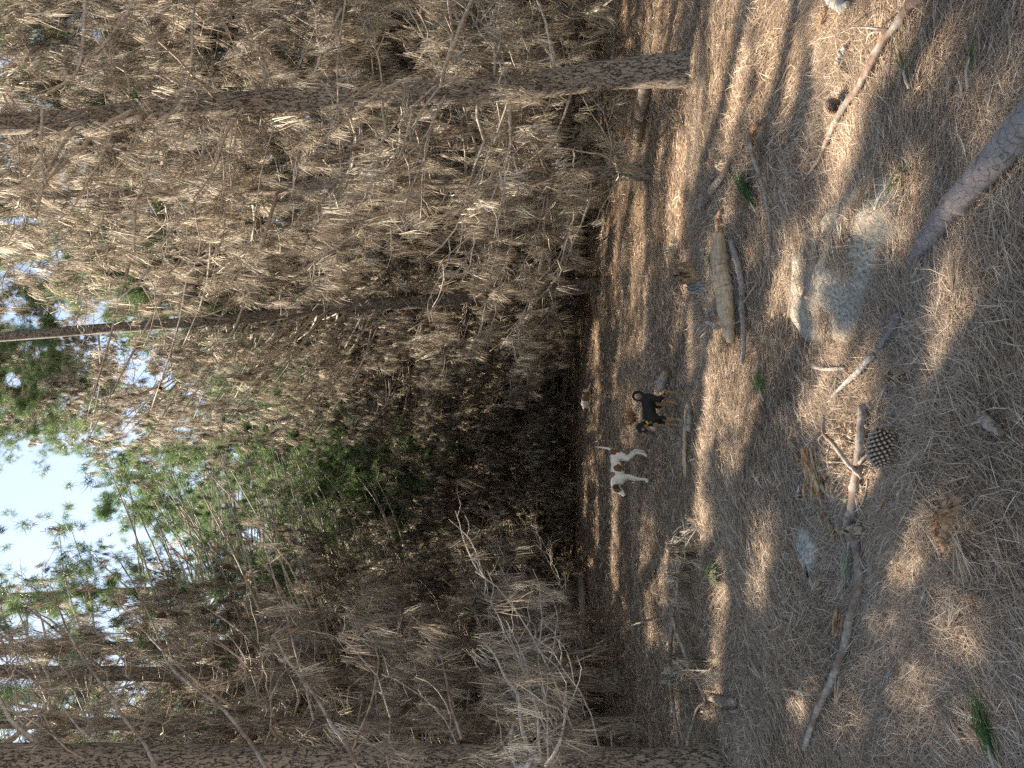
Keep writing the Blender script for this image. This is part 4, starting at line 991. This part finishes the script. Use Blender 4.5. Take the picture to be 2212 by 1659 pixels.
# dead bough with needles still on it, left side
def dead_bough(pix, ups, label, seed, nt=26, r=.012):
    R = np.random.default_rng(seed); P = [gs(p, u) for p, u in zip(pix, ups)]; A = resample(P, 30); b = A[0].copy()
    root = empty('dead_bough', b, label, 'dead bough')
    V, T = rod(P, [r, r*.5], 8, seed, .05, 30); tri_mesh('stem', V - b, T, M_twig, smooth=True, parent=root)
    k = R.integers(5, 30, nt); O = A[k]; az = R.uniform(0, 6.28, nt)
    S, _ = curve_limbs(O, az, R.uniform(-.2, .5, nt), R.uniform(-.3, .8, nt), R.uniform(.10, .3, nt), 5, R, .15)
    S[..., 2] = np.maximum(S[..., 2], surf(S[..., 0], S[..., 1]) + .01)
    V, T, t = tubes(S, np.broadcast_to(np.linspace(.0045, .002, 5), (nt, 5)), 4); tri_mesh('twigs', V - b, T, M_twig, parent=root)
    V, T, t = dead_tufts(np.concatenate([S[:, -1], S[:, 2]]), R, 22, (.10, .2), .004, 2)
    V[:, 2] = np.maximum(V[:, 2], surf(V[:, 0], V[:, 1]) + .004)
    tri_mesh('dead_needles', V - b, T, M_dead, tint=t, parent=root)
dead_bough(Z5([(380,640),(400,520),(400,380),(420,240),(440,130)]), [.12, .16, .14, .10, .03], 'dry bough with brown needles still on, left of the dense green sprig', 70)
dead_bough(Z5([(290,1110),(350,1060),(420,1040),(540,1040)]), [.06, .12, .12, .04], 'dry bough caught between the long pale branch and the dark branch', 71, 20)
dead_bough(Z9([(1210,1650),(1180,1560),(1130,1480),(1060,1360),(980,1250),(900,1200),(720,1085)]), [.35, .45, .5, .6, .75, .8, 1.0], 'dead bough rising from the picture edge over the left rim', 72, 26, .014)
dead_bough([(1395,1600), (1400,1640), (1410,1690)], [.3, .35, .3], 'low dead bough tangled at the foot of the edge trunk', 73, 30)
dead_bough([(1450,1640), (1440,1680), (1430,1740)], [.15, .3, .3], 'lowest dead bough sweeping the litter at the edge trunk', 74, 26)
dead_bough(Z(2200, 0, 1.276, [(520,-20),(480,30),(380,60),(300,90)]), [.5, .6, .8, 1.0], 'dead bough rising beyond the furrowed trunk at the top edge', 75, 26, .012)
# pale curved limbs that come out of the thick edge trunk
EDGE_ROOT = EDGE_TREE
def side_twigs(P, seed):
    R = np.random.default_rng(seed + 50); A = resample(P, 40); k = np.clip(R.integers(12, 39, 7), 1, 38)
    S, _ = curve_limbs(A[k], R.uniform(0, 6.28, 7), R.uniform(-.6, .7, 7), R.uniform(0, 1.3, 7), R.uniform(.12, .5, 7), 6, R, .22)
    return tubes(S, np.broadcast_to(np.linspace(.0038, .0016, 6), (7, 6)), 4), S[:, -1]
def edge_limb(pix, Ys, r0, r1, seed, nt=8, root=None):
    EDGE_TREE = root or EDGE_ROOT
    k_ = .72 if 6 <= seed < 20 else .9; r0 *= k_; r1 *= k_
    b = np.array(EDGE_TREE.location); P = [ppt(x, y, Y) for (x, y), Y in zip(pix, Ys)]
    V, T = rod(P, [r0, (r0 + r1)*.55, r1], 9, seed, .10, 60); R = np.random.default_rng(seed); tips = np.zeros((0, 3))
    if nt:
        tw, tips = side_twigs(P, seed); V, T, _ = join([(V, T, np.zeros(len(V))), tw])
    tri_mesh('curved_branch', V - b, T, M_stick if 6 <= seed < 20 else M_twig, smooth=True, parent=EDGE_TREE)  # sunlight put into the colour: paler bark on lit limbs, darker on the rest
    if nt:
        A = resample(P, 40); O = np.concatenate([A[R.integers(14, 40, nt)], tips])
        V, T, t = dead_tufts(O, R, 24, (.12, .22), .0028, 2); tri_mesh('dead_needles', V - b, T, M_dead, tint=t, parent=EDGE_TREE)
e = Z9
edge_limb(e([(470,1610),(400,1540),(330,1400),(300,1250),(285,1100),(240,1020),(190,960),(130,830),(80,740),(0,660)]) , np.linspace(4.3, 5.0, 10), .016, .005, 1, 5)
edge_limb(e([(500,1640),(560,1560),(620,1430),(650,1290),(662,1180),(650,1095)]), np.linspace(4.2, 4.0, 6), .011, .005, 2, 3)
edge_limb(e([(465,1600),(450,1480),(445,1340),(420,1160),(370,1000),(350,850),(290,700),(190,490)]), np.linspace(4.3, 4.8, 8), .010, .003, 3, 4)
edge_limb(e([(520,1600),(515,1400),(515,1200),(480,1000),(445,825)]), np.linspace(4.3, 4.5, 5), .008, .003, 4, 3)
edge_limb(e([(400,1560),(340,1645),(270,1640),(235,1560),(225,1430),(250,1300)]), np.linspace(4.4, 4.8, 6), .014, .012, 5, 2)
e = lambda p: Z(1200, 2000, 1.62, p)
edge_limb(e([(320,1620),(250,1480),(180,1390),(110,1270),(0,1110),(-100,980),(-200,800)]), np.linspace(4.4, 5.3, 7), .020, .008, 6, 9)
edge_limb(e([(300,1560),(360,1400),(410,1280),(450,1120),(470,960),(400,820),(310,700)]), np.linspace(4.6, 5.2, 7), .010, .004, 7, 5)
edge_limb(e([(1000,1470),(930,1250),(900,1080),(850,900),(760,760),(660,670)]), np.linspace(5.0, 6.0, 6), .014, .006, 8, 8)
e = lambda p: Z(0, 2000, 1.62, p)
edge_limb(e([(1000,1660),(920,1500),(800,1350),(690,1180),(560,1000),(430,780),(370,640),(200,500)]), np.linspace(4.6, 6.2, 8), .017, .006, 9, 6)
edge_limb(e([(1700,1660),(1600,1500),(1430,1290),(1250,1150),(1080,1000),(1000,800),(960,700),(850,480),(740,300)]), np.linspace(4.6, 6.5, 9), .018, .005, 10, 8)
edge_limb(e([(600,1470),(500,1400),(380,1240),(230,1110),(60,1000),(-60,900)]), np.linspace(4.8, 5.6, 6), .010, .005, 11, 4)
edge_limb(e([(2000,1350),(1940,1100),(1880,900),(1820,650),(1760,480),(1690,250),(1600,100)]), np.linspace(5.4, 7.0, 7), .013, .005, 12, 7)

# the visible bare limbs of the furrowed trunk and of the middle pine
T1 = TREES[0][0]; e = lambda p: Z(0, 0, 1.659, p)
for q, (pp, r0, r1, nt) in enumerate([([(870,720),(740,790),(600,890),(550,950),(430,1060),(300,1190),(260,1310),(235,1430)], .022, .008, 3),
      ([(1190,690),(1080,780),(1010,890),(985,1020),(955,1190),(890,1330),(880,1500),(875,1640)], .018, .007, 4), ([(1590,710),(1500,830),(1440,980),(1410,1080),(1350,1190),(1260,1300)], .015, .006, 4),
      ([(490,850),(400,960),(320,1110),(270,1230),(230,1430)], .018, .008, 3), ([(860,645),(780,560),(690,480),(640,410)], .014, .007, 3),
      ([(1220,700),(1210,820),(1185,960),(1200,1080),(1170,1180)], .013, .006, 3), ([(280,720),(270,900),(275,1080),(300,1200)], .014, .008, 2), ([(560,-20),(550,180),(530,390),(480,500),(300,620)], .018, .010, 4),
      ([(880,20),(740,220),(640,340),(560,400)], .020, .012, 3), ([(1275,-10),(1260,150),(1250,430),(1215,560)], .012, .008, 3)]):
    edge_limb(e(pp), np.linspace(7.3, 6.5, len(pp)), r0*1.15, r1*1.2, 20 + q, nt, T1)
e = lambda p: Z(1000, 0, 1.659, p)
for q, (pp, r0, r1, nt) in enumerate([([(1100,510),(1000,520),(900,560),(800,620),(700,700),(580,790),(470,900),(390,990)], .017, .007, 4), ([(1430,-10),(1370,120),(1310,280),(1250,430),(1220,560)], .022, .016, 3),
      ([(600,-10),(575,160),(555,300),(545,480),(550,640),(530,800),(515,870)], .011, .007, 3), ([(570,60),(500,220),(450,340),(400,470)], .016, .010, 3),
      ([(1215,570),(1130,680),(1070,780),(1030,900),(990,990)], .012, .006, 4), ([(600,1190),(520,1270),(480,1380),(390,1490)], .017, .009, 3), ([(1190,560),(1100,640),(960,770),(830,930),(700,1030)], .012, .007, 3),
      ([(350,870),(300,960),(270,1100),(250,1280),(215,1380)], .010, .006, 4), ([(1160,840),(1110,1050),(1030,1230),(960,1450)], .011, .006, 4)]):
    edge_limb(e(pp), np.linspace(7.0, 6.3, len(pp)), r0, r1, 40 + q, nt, T1)
T2 = TREES[2][0]; e = lambda p: Z(1000, 1000, 1.659, p)
for q, (pp, r0, r1) in enumerate([([(720,370),(640,390),(560,450),(480,540),(420,620),(380,700)], .06, .02), ([(860,380),(800,390),(720,370)], .03, .02), ([(700,330),(560,270),(400,215),(270,205)], .03, .012),
      ([(1210,360),(1140,440),(1110,460)], .03, .015), ([(1080,420),(1000,530),(900,690),(850,800)], .03, .012)]):
    edge_limb(e(pp), np.linspace(18.4, 17.4, len(pp)), r0, r1, 60 + q, 0, T2)

# ------------------------------------------------------------------ dogs
def b_fur(n, l, p):
    c = attr(n, 'fur', 'Color')
    nz = noise(n, l, 60, 4, mapping(n, l, (1, 1, 1)))
    v = ramp(n, l, nz, [(.3, (.72, .72, .72)), (.7, (1.1, 1.1, 1.1))])
    mm = n.new('ShaderNodeMix'); mm.data_type = 'RGBA'; mm.blend_type = 'MULTIPLY'; mm.inputs[0].default_value = 1
    l.new(c, mm.inputs[6]); l.new(v, mm.inputs[7]); l.new(mm.outputs[2], p.inputs['Base Color'])
    p.inputs['Roughness'].default_value = .65; p.inputs['Specular IOR Level'].default_value = .25
    p.inputs['Sheen Weight'].default_value = .03
    bump(n, l, p, noise(n, l, 220, 3, mapping(n, l, (1, 1, 1))), .35, .004)
M_fur = mat('dog_fur', b_fur)
def flat(name, col, rough=.5, spec=.5):
    def f(n, l, p):
        nz = noise(n, l, 40, 3); c = ramp(n, l, nz, [(.3, tuple(v*.8 for v in col)), (.7, tuple(min(1, v*1.1) for v in col))])
        l.new(c, p.inputs['Base Color']); p.inputs['Roughness'].default_value = rough; p.inputs['Specular IOR Level'].default_value = spec
    return mat(name, f)
M_eye = flat('dog_eye', (.02, .012, .008), .1, .8); M_nose = flat('dog_nose', (.015, .013, .013), .35)
M_tongue = flat('dog_tongue', (.55, .13, .16), .35); M_yellow = flat('collar_yellow', (.72, .45, .05), .5); M_black = flat('collar_black', (.02, .02, .02), .5)
def ell(bm, c, r, rot=None, sub=3):
    M4 = Matrix.Translation(Vector(c)) @ (rot.to_4x4() if rot else Matrix()) @ Matrix.Diagonal((*r, 1))
    bmesh.ops.create_icosphere(bm, subdivisions=sub, radius=1, matrix=M4)
def chain(bm, pts, n=9):
    for (x0, y0, z0, r0), (x1, y1, z1, r1) in zip(pts, pts[1:]):
        for k in range(n):
            t = k/(n - 1); r = r0 + (r1 - r0)*t
            bmesh.ops.create_icosphere(bm, subdivisions=2, radius=r, matrix=Matrix.Translation((x0 + (x1-x0)*t, y0 + (y1-y0)*t, z0 + (z1-z0)*t)))
def headM(pos, yaw, pitch, roll, s):
    return Matrix.Translation(pos) @ (Matrix.Rotation(yaw, 4, 'Z') @ Matrix.Rotation(pitch, 4, 'Y') @ Matrix.Rotation(roll, 4, 'X')) @ Matrix.Scale(s, 4)
def dog(label, loc, heading, scale, spec, colour):
    root = empty('dog', loc, label, 'dog'); root.rotation_euler = (0, 0, heading); root.scale = (scale,)*3
    bm = bmesh.new()
    for c, r in spec['torso']: ell(bm, c, r)
    for ch in spec['chains']: chain(bm, ch)
    H = headM(*spec['head'])
    def hp(x, y, z): return H @ Vector((x, y, z))
    hs = spec['head'][4]; R3 = H.to_3x3(); R3.normalize()
    ell(bm, hp(0, 0, 0), (.125*hs, .10*hs, .098*hs), R3)
    ell(bm, hp(.05, .045, -.03), (.07*hs, .05*hs, .06*hs), R3); ell(bm, hp(.05, -.045, -.03), (.07*hs, .05*hs, .06*hs), R3)
    def hchain(pts): chain(bm, [(*hp(x, y, z), r*hs) for x, y, z, r in pts])
    hchain([(.09, 0, -.015, .060), (.17, 0, -.03, .050), (.235, 0, -.03, .040)])
    op = spec.get('open', .02)
    hchain([(.06, 0, -.065, .045), (.14, 0, -.085 - op*.6, .033), (.205, 0, -.085 - op, .024)])
    for sgn in (1, -1):
        e = spec['ears']
        for x, y, z, rx, ry, rz in e: ell(bm, hp(x, sgn*y, z), (rx*hs, ry*hs, rz*hs), R3 @ Matrix.Rotation(sgn*rad(22), 3, 'X'), 2)
    nk = spec['neck']; chain(bm, [(*nk[0], nk[1]), (*nk[2], nk[3]), (*hp(-.03, 0, -.03), .085*hs)], 10)
    me = bpy.data.meshes.new('body'); bm.to_mesh(me); bm.free()
    o = bpy.data.objects.new('body', me); C.objects.link(o)
    m1 = o.modifiers.new('r', 'REMESH'); m1.mode = 'VOXEL'; m1.voxel_size = .016
    m2 = o.modifiers.new('s', 'SMOOTH'); m2.iterations = 5; m2.factor = .5
    dg = bpy.context.evaluated_depsgraph_get(); nm = bpy.data.meshes.new_from_object(o.evaluated_get(dg), depsgraph=dg)
    o.modifiers.clear(); o.data = nm; nm.name = 'body'; bpy.data.meshes.remove(me)
    n = len(nm.vertices); co = np.empty(n*3, np.float32); nm.vertices.foreach_get('co', co); co = co.reshape(-1, 3)
    Hi = np.array(H.inverted()); hc = co@Hi[:3, :3].T + Hi[:3, 3]
    ishead = (np.linalg.norm(hc*[.8, 1, 1] - [.05, 0, -.02], axis=1) < .20)
    col = colour(co, hc, ishead); col = np.c_[col, np.ones(n)]
    a = nm.color_attributes.new('fur', 'FLOAT_COLOR', 'POINT'); a.data.foreach_set('color', col.astype(np.float32).ravel())
    nm.materials.clear(); nm.materials.append(M_fur); nm.polygons.foreach_set('use_smooth', np.ones(len(nm.polygons), bool))
    o.parent = root
    def part(name, m_, fn):
        b = bmesh.new(); fn(b); me_ = bpy.data.meshes.new(name); b.to_mesh(me_); b.free(); me_.materials.append(m_)
        for q in me_.polygons: q.use_smooth = True
        ob = bpy.data.objects.new(name, me_); C.objects.link(ob); ob.parent = root; return ob
    for sgn in (1, -1): part('eye', M_eye, lambda b: ell(b, hp(.088, sgn*.062, .028), (.017*hs,)*3, R3, 2))
    part('nose', M_nose, lambda b: ell(b, hp(.275, 0, -.018), (.020*hs, .027*hs, .022*hs), R3, 2))
    if spec.get('tongue'):
        part('tongue', M_tongue, lambda b: (ell(b, hp(.20, .005, -.075), (.055*hs, .026*hs, .012*hs), R3, 2), ell(b, hp(.245, .008, -.105), (.014*hs, .024*hs, .035*hs), R3, 2)))
    if spec.get('collar'):
        cpos, cdir, cr = spec['collar']; q = Vector(cdir).to_track_quat('Z', 'X').to_matrix().to_4x4(); MM = Matrix.Translation(cpos) @ q
        V, T = [], []
        S = 48
        for i in range(S):
            a_ = 2*math.pi*i/S
            for rr, zz in ((cr, -.024), (cr + .012, -.024), (cr + .012, .024), (cr, .024)):
                V.append(MM @ Vector((rr*math.cos(a_), rr*math.sin(a_)*1.08, zz)))
        mi = []
        for i in range(S):
            j = (i + 1) % S
            for k in range(4):
                T.append((i*4 + k, j*4 + k, j*4 + (k + 1) % 4, i*4 + (k + 1) % 4)); mi.append(1 if (i//3) % 3 == 0 else 0)
        cl = tri_mesh('collar', np.array([list(v) for v in V]), np.array(T), None, mats=[M_yellow, M_black], mi=np.array(mi), parent=root)
    return root
def legs(hips, fronts):
    out = []
    for sg, dx in hips:
        out.append([(-.36, sg*.07, .76, .125), (-.27 + dx*.45, sg*.10, .52, .080), (-.47 + dx, sg*.10, .28, .040), (-.43 + dx*1.15, sg*.10, .06, .033), (-.375 + dx*1.15, sg*.10, .032, .037)])
    for sg, dx in fronts:
        out.append([(.28, sg*.08, .70, .10), (.23 + dx*.3, sg*.10, .50, .055), (.27 + dx*.8, sg*.10, .26, .038), (.27 + dx, sg*.10, .05, .032), (.325 + dx, sg*.10, .032, .037)])
    return out
EARS = [(-.01, .095, .035, .045, .018, .035), (.00, .125, -.015, .042, .014, .055), (.015, .135, -.06, .030, .012, .04)]
# black and tan dog
def tail(pts): return [pts]
ring = [(-.50, 0, .90, .045)]
for k in range(9):
    a = rad(-160 - k*36); ring.append((-.42 + .135*math.cos(a) - .02, .03, 1.04 + .135*math.sin(a), .043 - .0022*k))
spec = dict(torso=[((.24, 0, .76), (.25, .155, .215)), ((.02, 0, .79), (.27, .14, .18)), ((-.22, 0, .81), (.22, .135, .155)), ((-.36, 0, .82), (.17, .135, .155)), ((.40, 0, .78), (.11, .115, .16))],
            chains=legs([(1, -.06), (-1, .10)], [(1, .02), (-1, .06)]) + [ring],
            head=(Vector((.54, .10, 1.02)), rad(22), rad(46), rad(6), 1.28), neck=((.34, 0, .84), .135, (.44, .05, .94), .115), ears=EARS, open=.05, tongue=True,
            collar=((.425, .045, .925), (.55, .15, .62), .125))
def c_black(co, hc, hd):
    n = len(co); c = np.tile([.009, .008, .009], (n, 1)).astype(float)
    x, y, z = co.T; nz = .03*np.sin(x*31 + z*17) + .03*np.sin(y*43 + z*29)
    tan = np.array([.30, .165, .085])
    leg = (z < .40 + nz) & ~hd; c[leg] = tan
    c[(z < .12 + nz) & (x > 0) & ~hd] = [.42, .30, .22]
    hind_in = (x < -.2) & (z < .62 + nz) & (np.abs(y) < .09); c[hind_in] = tan*1.2
    ch = (x > .38) & (z < .80 + nz) & (np.abs(np.abs(y) - .065) < .04) & ~hd; c[ch] = tan*1.1
    cw = (x > .42) & (np.abs(y) < .03) & (z < .78) & (z > .52) & ~hd; c[cw] = [.55, .5, .45]
    hx, hy, hz = hc.T
    ck = hd & (hx > .04) & (hz < .005) & (np.abs(hy) < .105) & (np.abs(hy) > .028); c[ck] = [.20, .12, .07]
    mz = hd & (hx > .12) & (hz < -.045); c[mz] = [.42, .38, .34]
    br = hd & (np.hypot(hx - .075, np.abs(hy) - .045) < .022) & (hz > .03); c[br] = [.30, .16, .07]
    br = hd & (hx > .17) & (hz > -.02); c[br] = [.05, .035, .03]
    return c
g = gpt(1474, 893); DB = g
dog('black and tan dog in a yellow collar with curled tail and tongue out', (g.x + .02, g.y, g.z + .022), rad(180 + 33), .425, spec, c_black)
# white and brown dog
spec = dict(torso=[((.25, 0, .77), (.23, .135, .20)), ((.02, 0, .81), (.25, .12, .155)), ((-.22, 0, .84), (.20, .11, .125)), ((-.37, 0, .84), (.15, .115, .135)), ((.38, 0, .80), (.11, .10, .15))],
            chains=legs([(1, .06), (-1, -.08)], [(1, .06), (-1, .0)]) + [[(-.50, 0, .90, .040), (-.56, 0, 1.02, .036), (-.585, 0, 1.18, .028), (-.60, 0, 1.36, .014)]],
            head=(Vector((.60, .10, .84)), rad(20), rad(34), rad(14), 1.14), neck=((.34, 0, .86), .115, (.48, .04, .88), .095), ears=EARS, open=.05)
def c_white(co, hc, hd):
    n = len(co); c = np.tile([.66, .62, .58], (n, 1)).astype(float); br = np.array([.17, .068, .035])
    x, y, z = co.T; w_ = .015*np.sin(x*37 + z*23) + .012*np.sin(z*51 + x*11)
    c[(((x + .44)/.10)**2 + ((z - .86)/.15)**2 < 1 + w_*12) & (z < 1.0) & ~hd & (x > -.56) & (y > -.5)] = br
    c[(((x - .03)/.105)**2 + ((z - .78)/.115)**2 < 1 + w_*10) & (y > 0)] = br
    c[(((x - .20)/.085)**2 + ((z - .95)/.085)**2 < 1 + w_*10) & (y > -.05)] = [.22, .12, .08]
    hx, hy, hz = hc.T
    pt = hd & (np.abs(hy) > .028) & (hx < .135) & (hx > -.09) & (hz > -.06); c[pt] = br
    c[hd & (np.abs(hy) > .088)] = [.035, .02, .014]
    c[hd & (hx > .05) & (hz < -.085)] = [.10, .045, .03]
    return c
g = gpt(1403, 1012)
dog('white dog with brown patches, standing with its tail up and head turned', (g.x, g.y, g.z + .026), rad(180 + 26), .50, spec, c_white)
# small dog lying at the rim
spec = dict(torso=[((.22, 0, .24), (.26, .20, .23)), ((-.04, 0, .24), (.30, .20, .24)), ((-.30, 0, .23), (.24, .21, .23))],
            chains=[[(-.25, .10, .16, .10), (-.05, .20, .07, .05), (.02, .22, .04, .04)], [(-.25, -.10, .16, .10), (-.05, -.20, .07, .05), (.02, -.22, .04, .04)],
                    [(.35, .10, .14, .07), (.42, .12, .05, .045), (.62, .12, .04, .04)], [(.35, -.10, .14, .07), (.42, -.12, .05, .045), (.62, -.12, .04, .04)],
                    [(-.50, 0, .16, .05), (-.66, -.06, .06, .04), (-.78, -.16, .04, .03)]],
            head=(Vector((.56, .02, .26)), rad(-25), rad(18), 0, .95), neck=((.32, 0, .28), .14, (.44, 0, .29), .11), ears=EARS, open=.01)
def c_third(co, hc, hd):
    n = len(co); c = np.tile([.68, .64, .58], (n, 1)).astype(float); x, y, z = co.T
    c[(x < .03 + .02*np.sin(z*20)) & (z > .08) & (x > -.45)] = [.20, .11, .06]
    c[hd & (np.abs(hc[:, 1]) > .03)] = [.19, .10, .055]
    return c
g = gpt(1277, 862)
dog('small white dog with a brown back lying at the far rim of the clearing', (g.x, g.y, g.z + .01), rad(180 - 25), .52, spec, c_third)
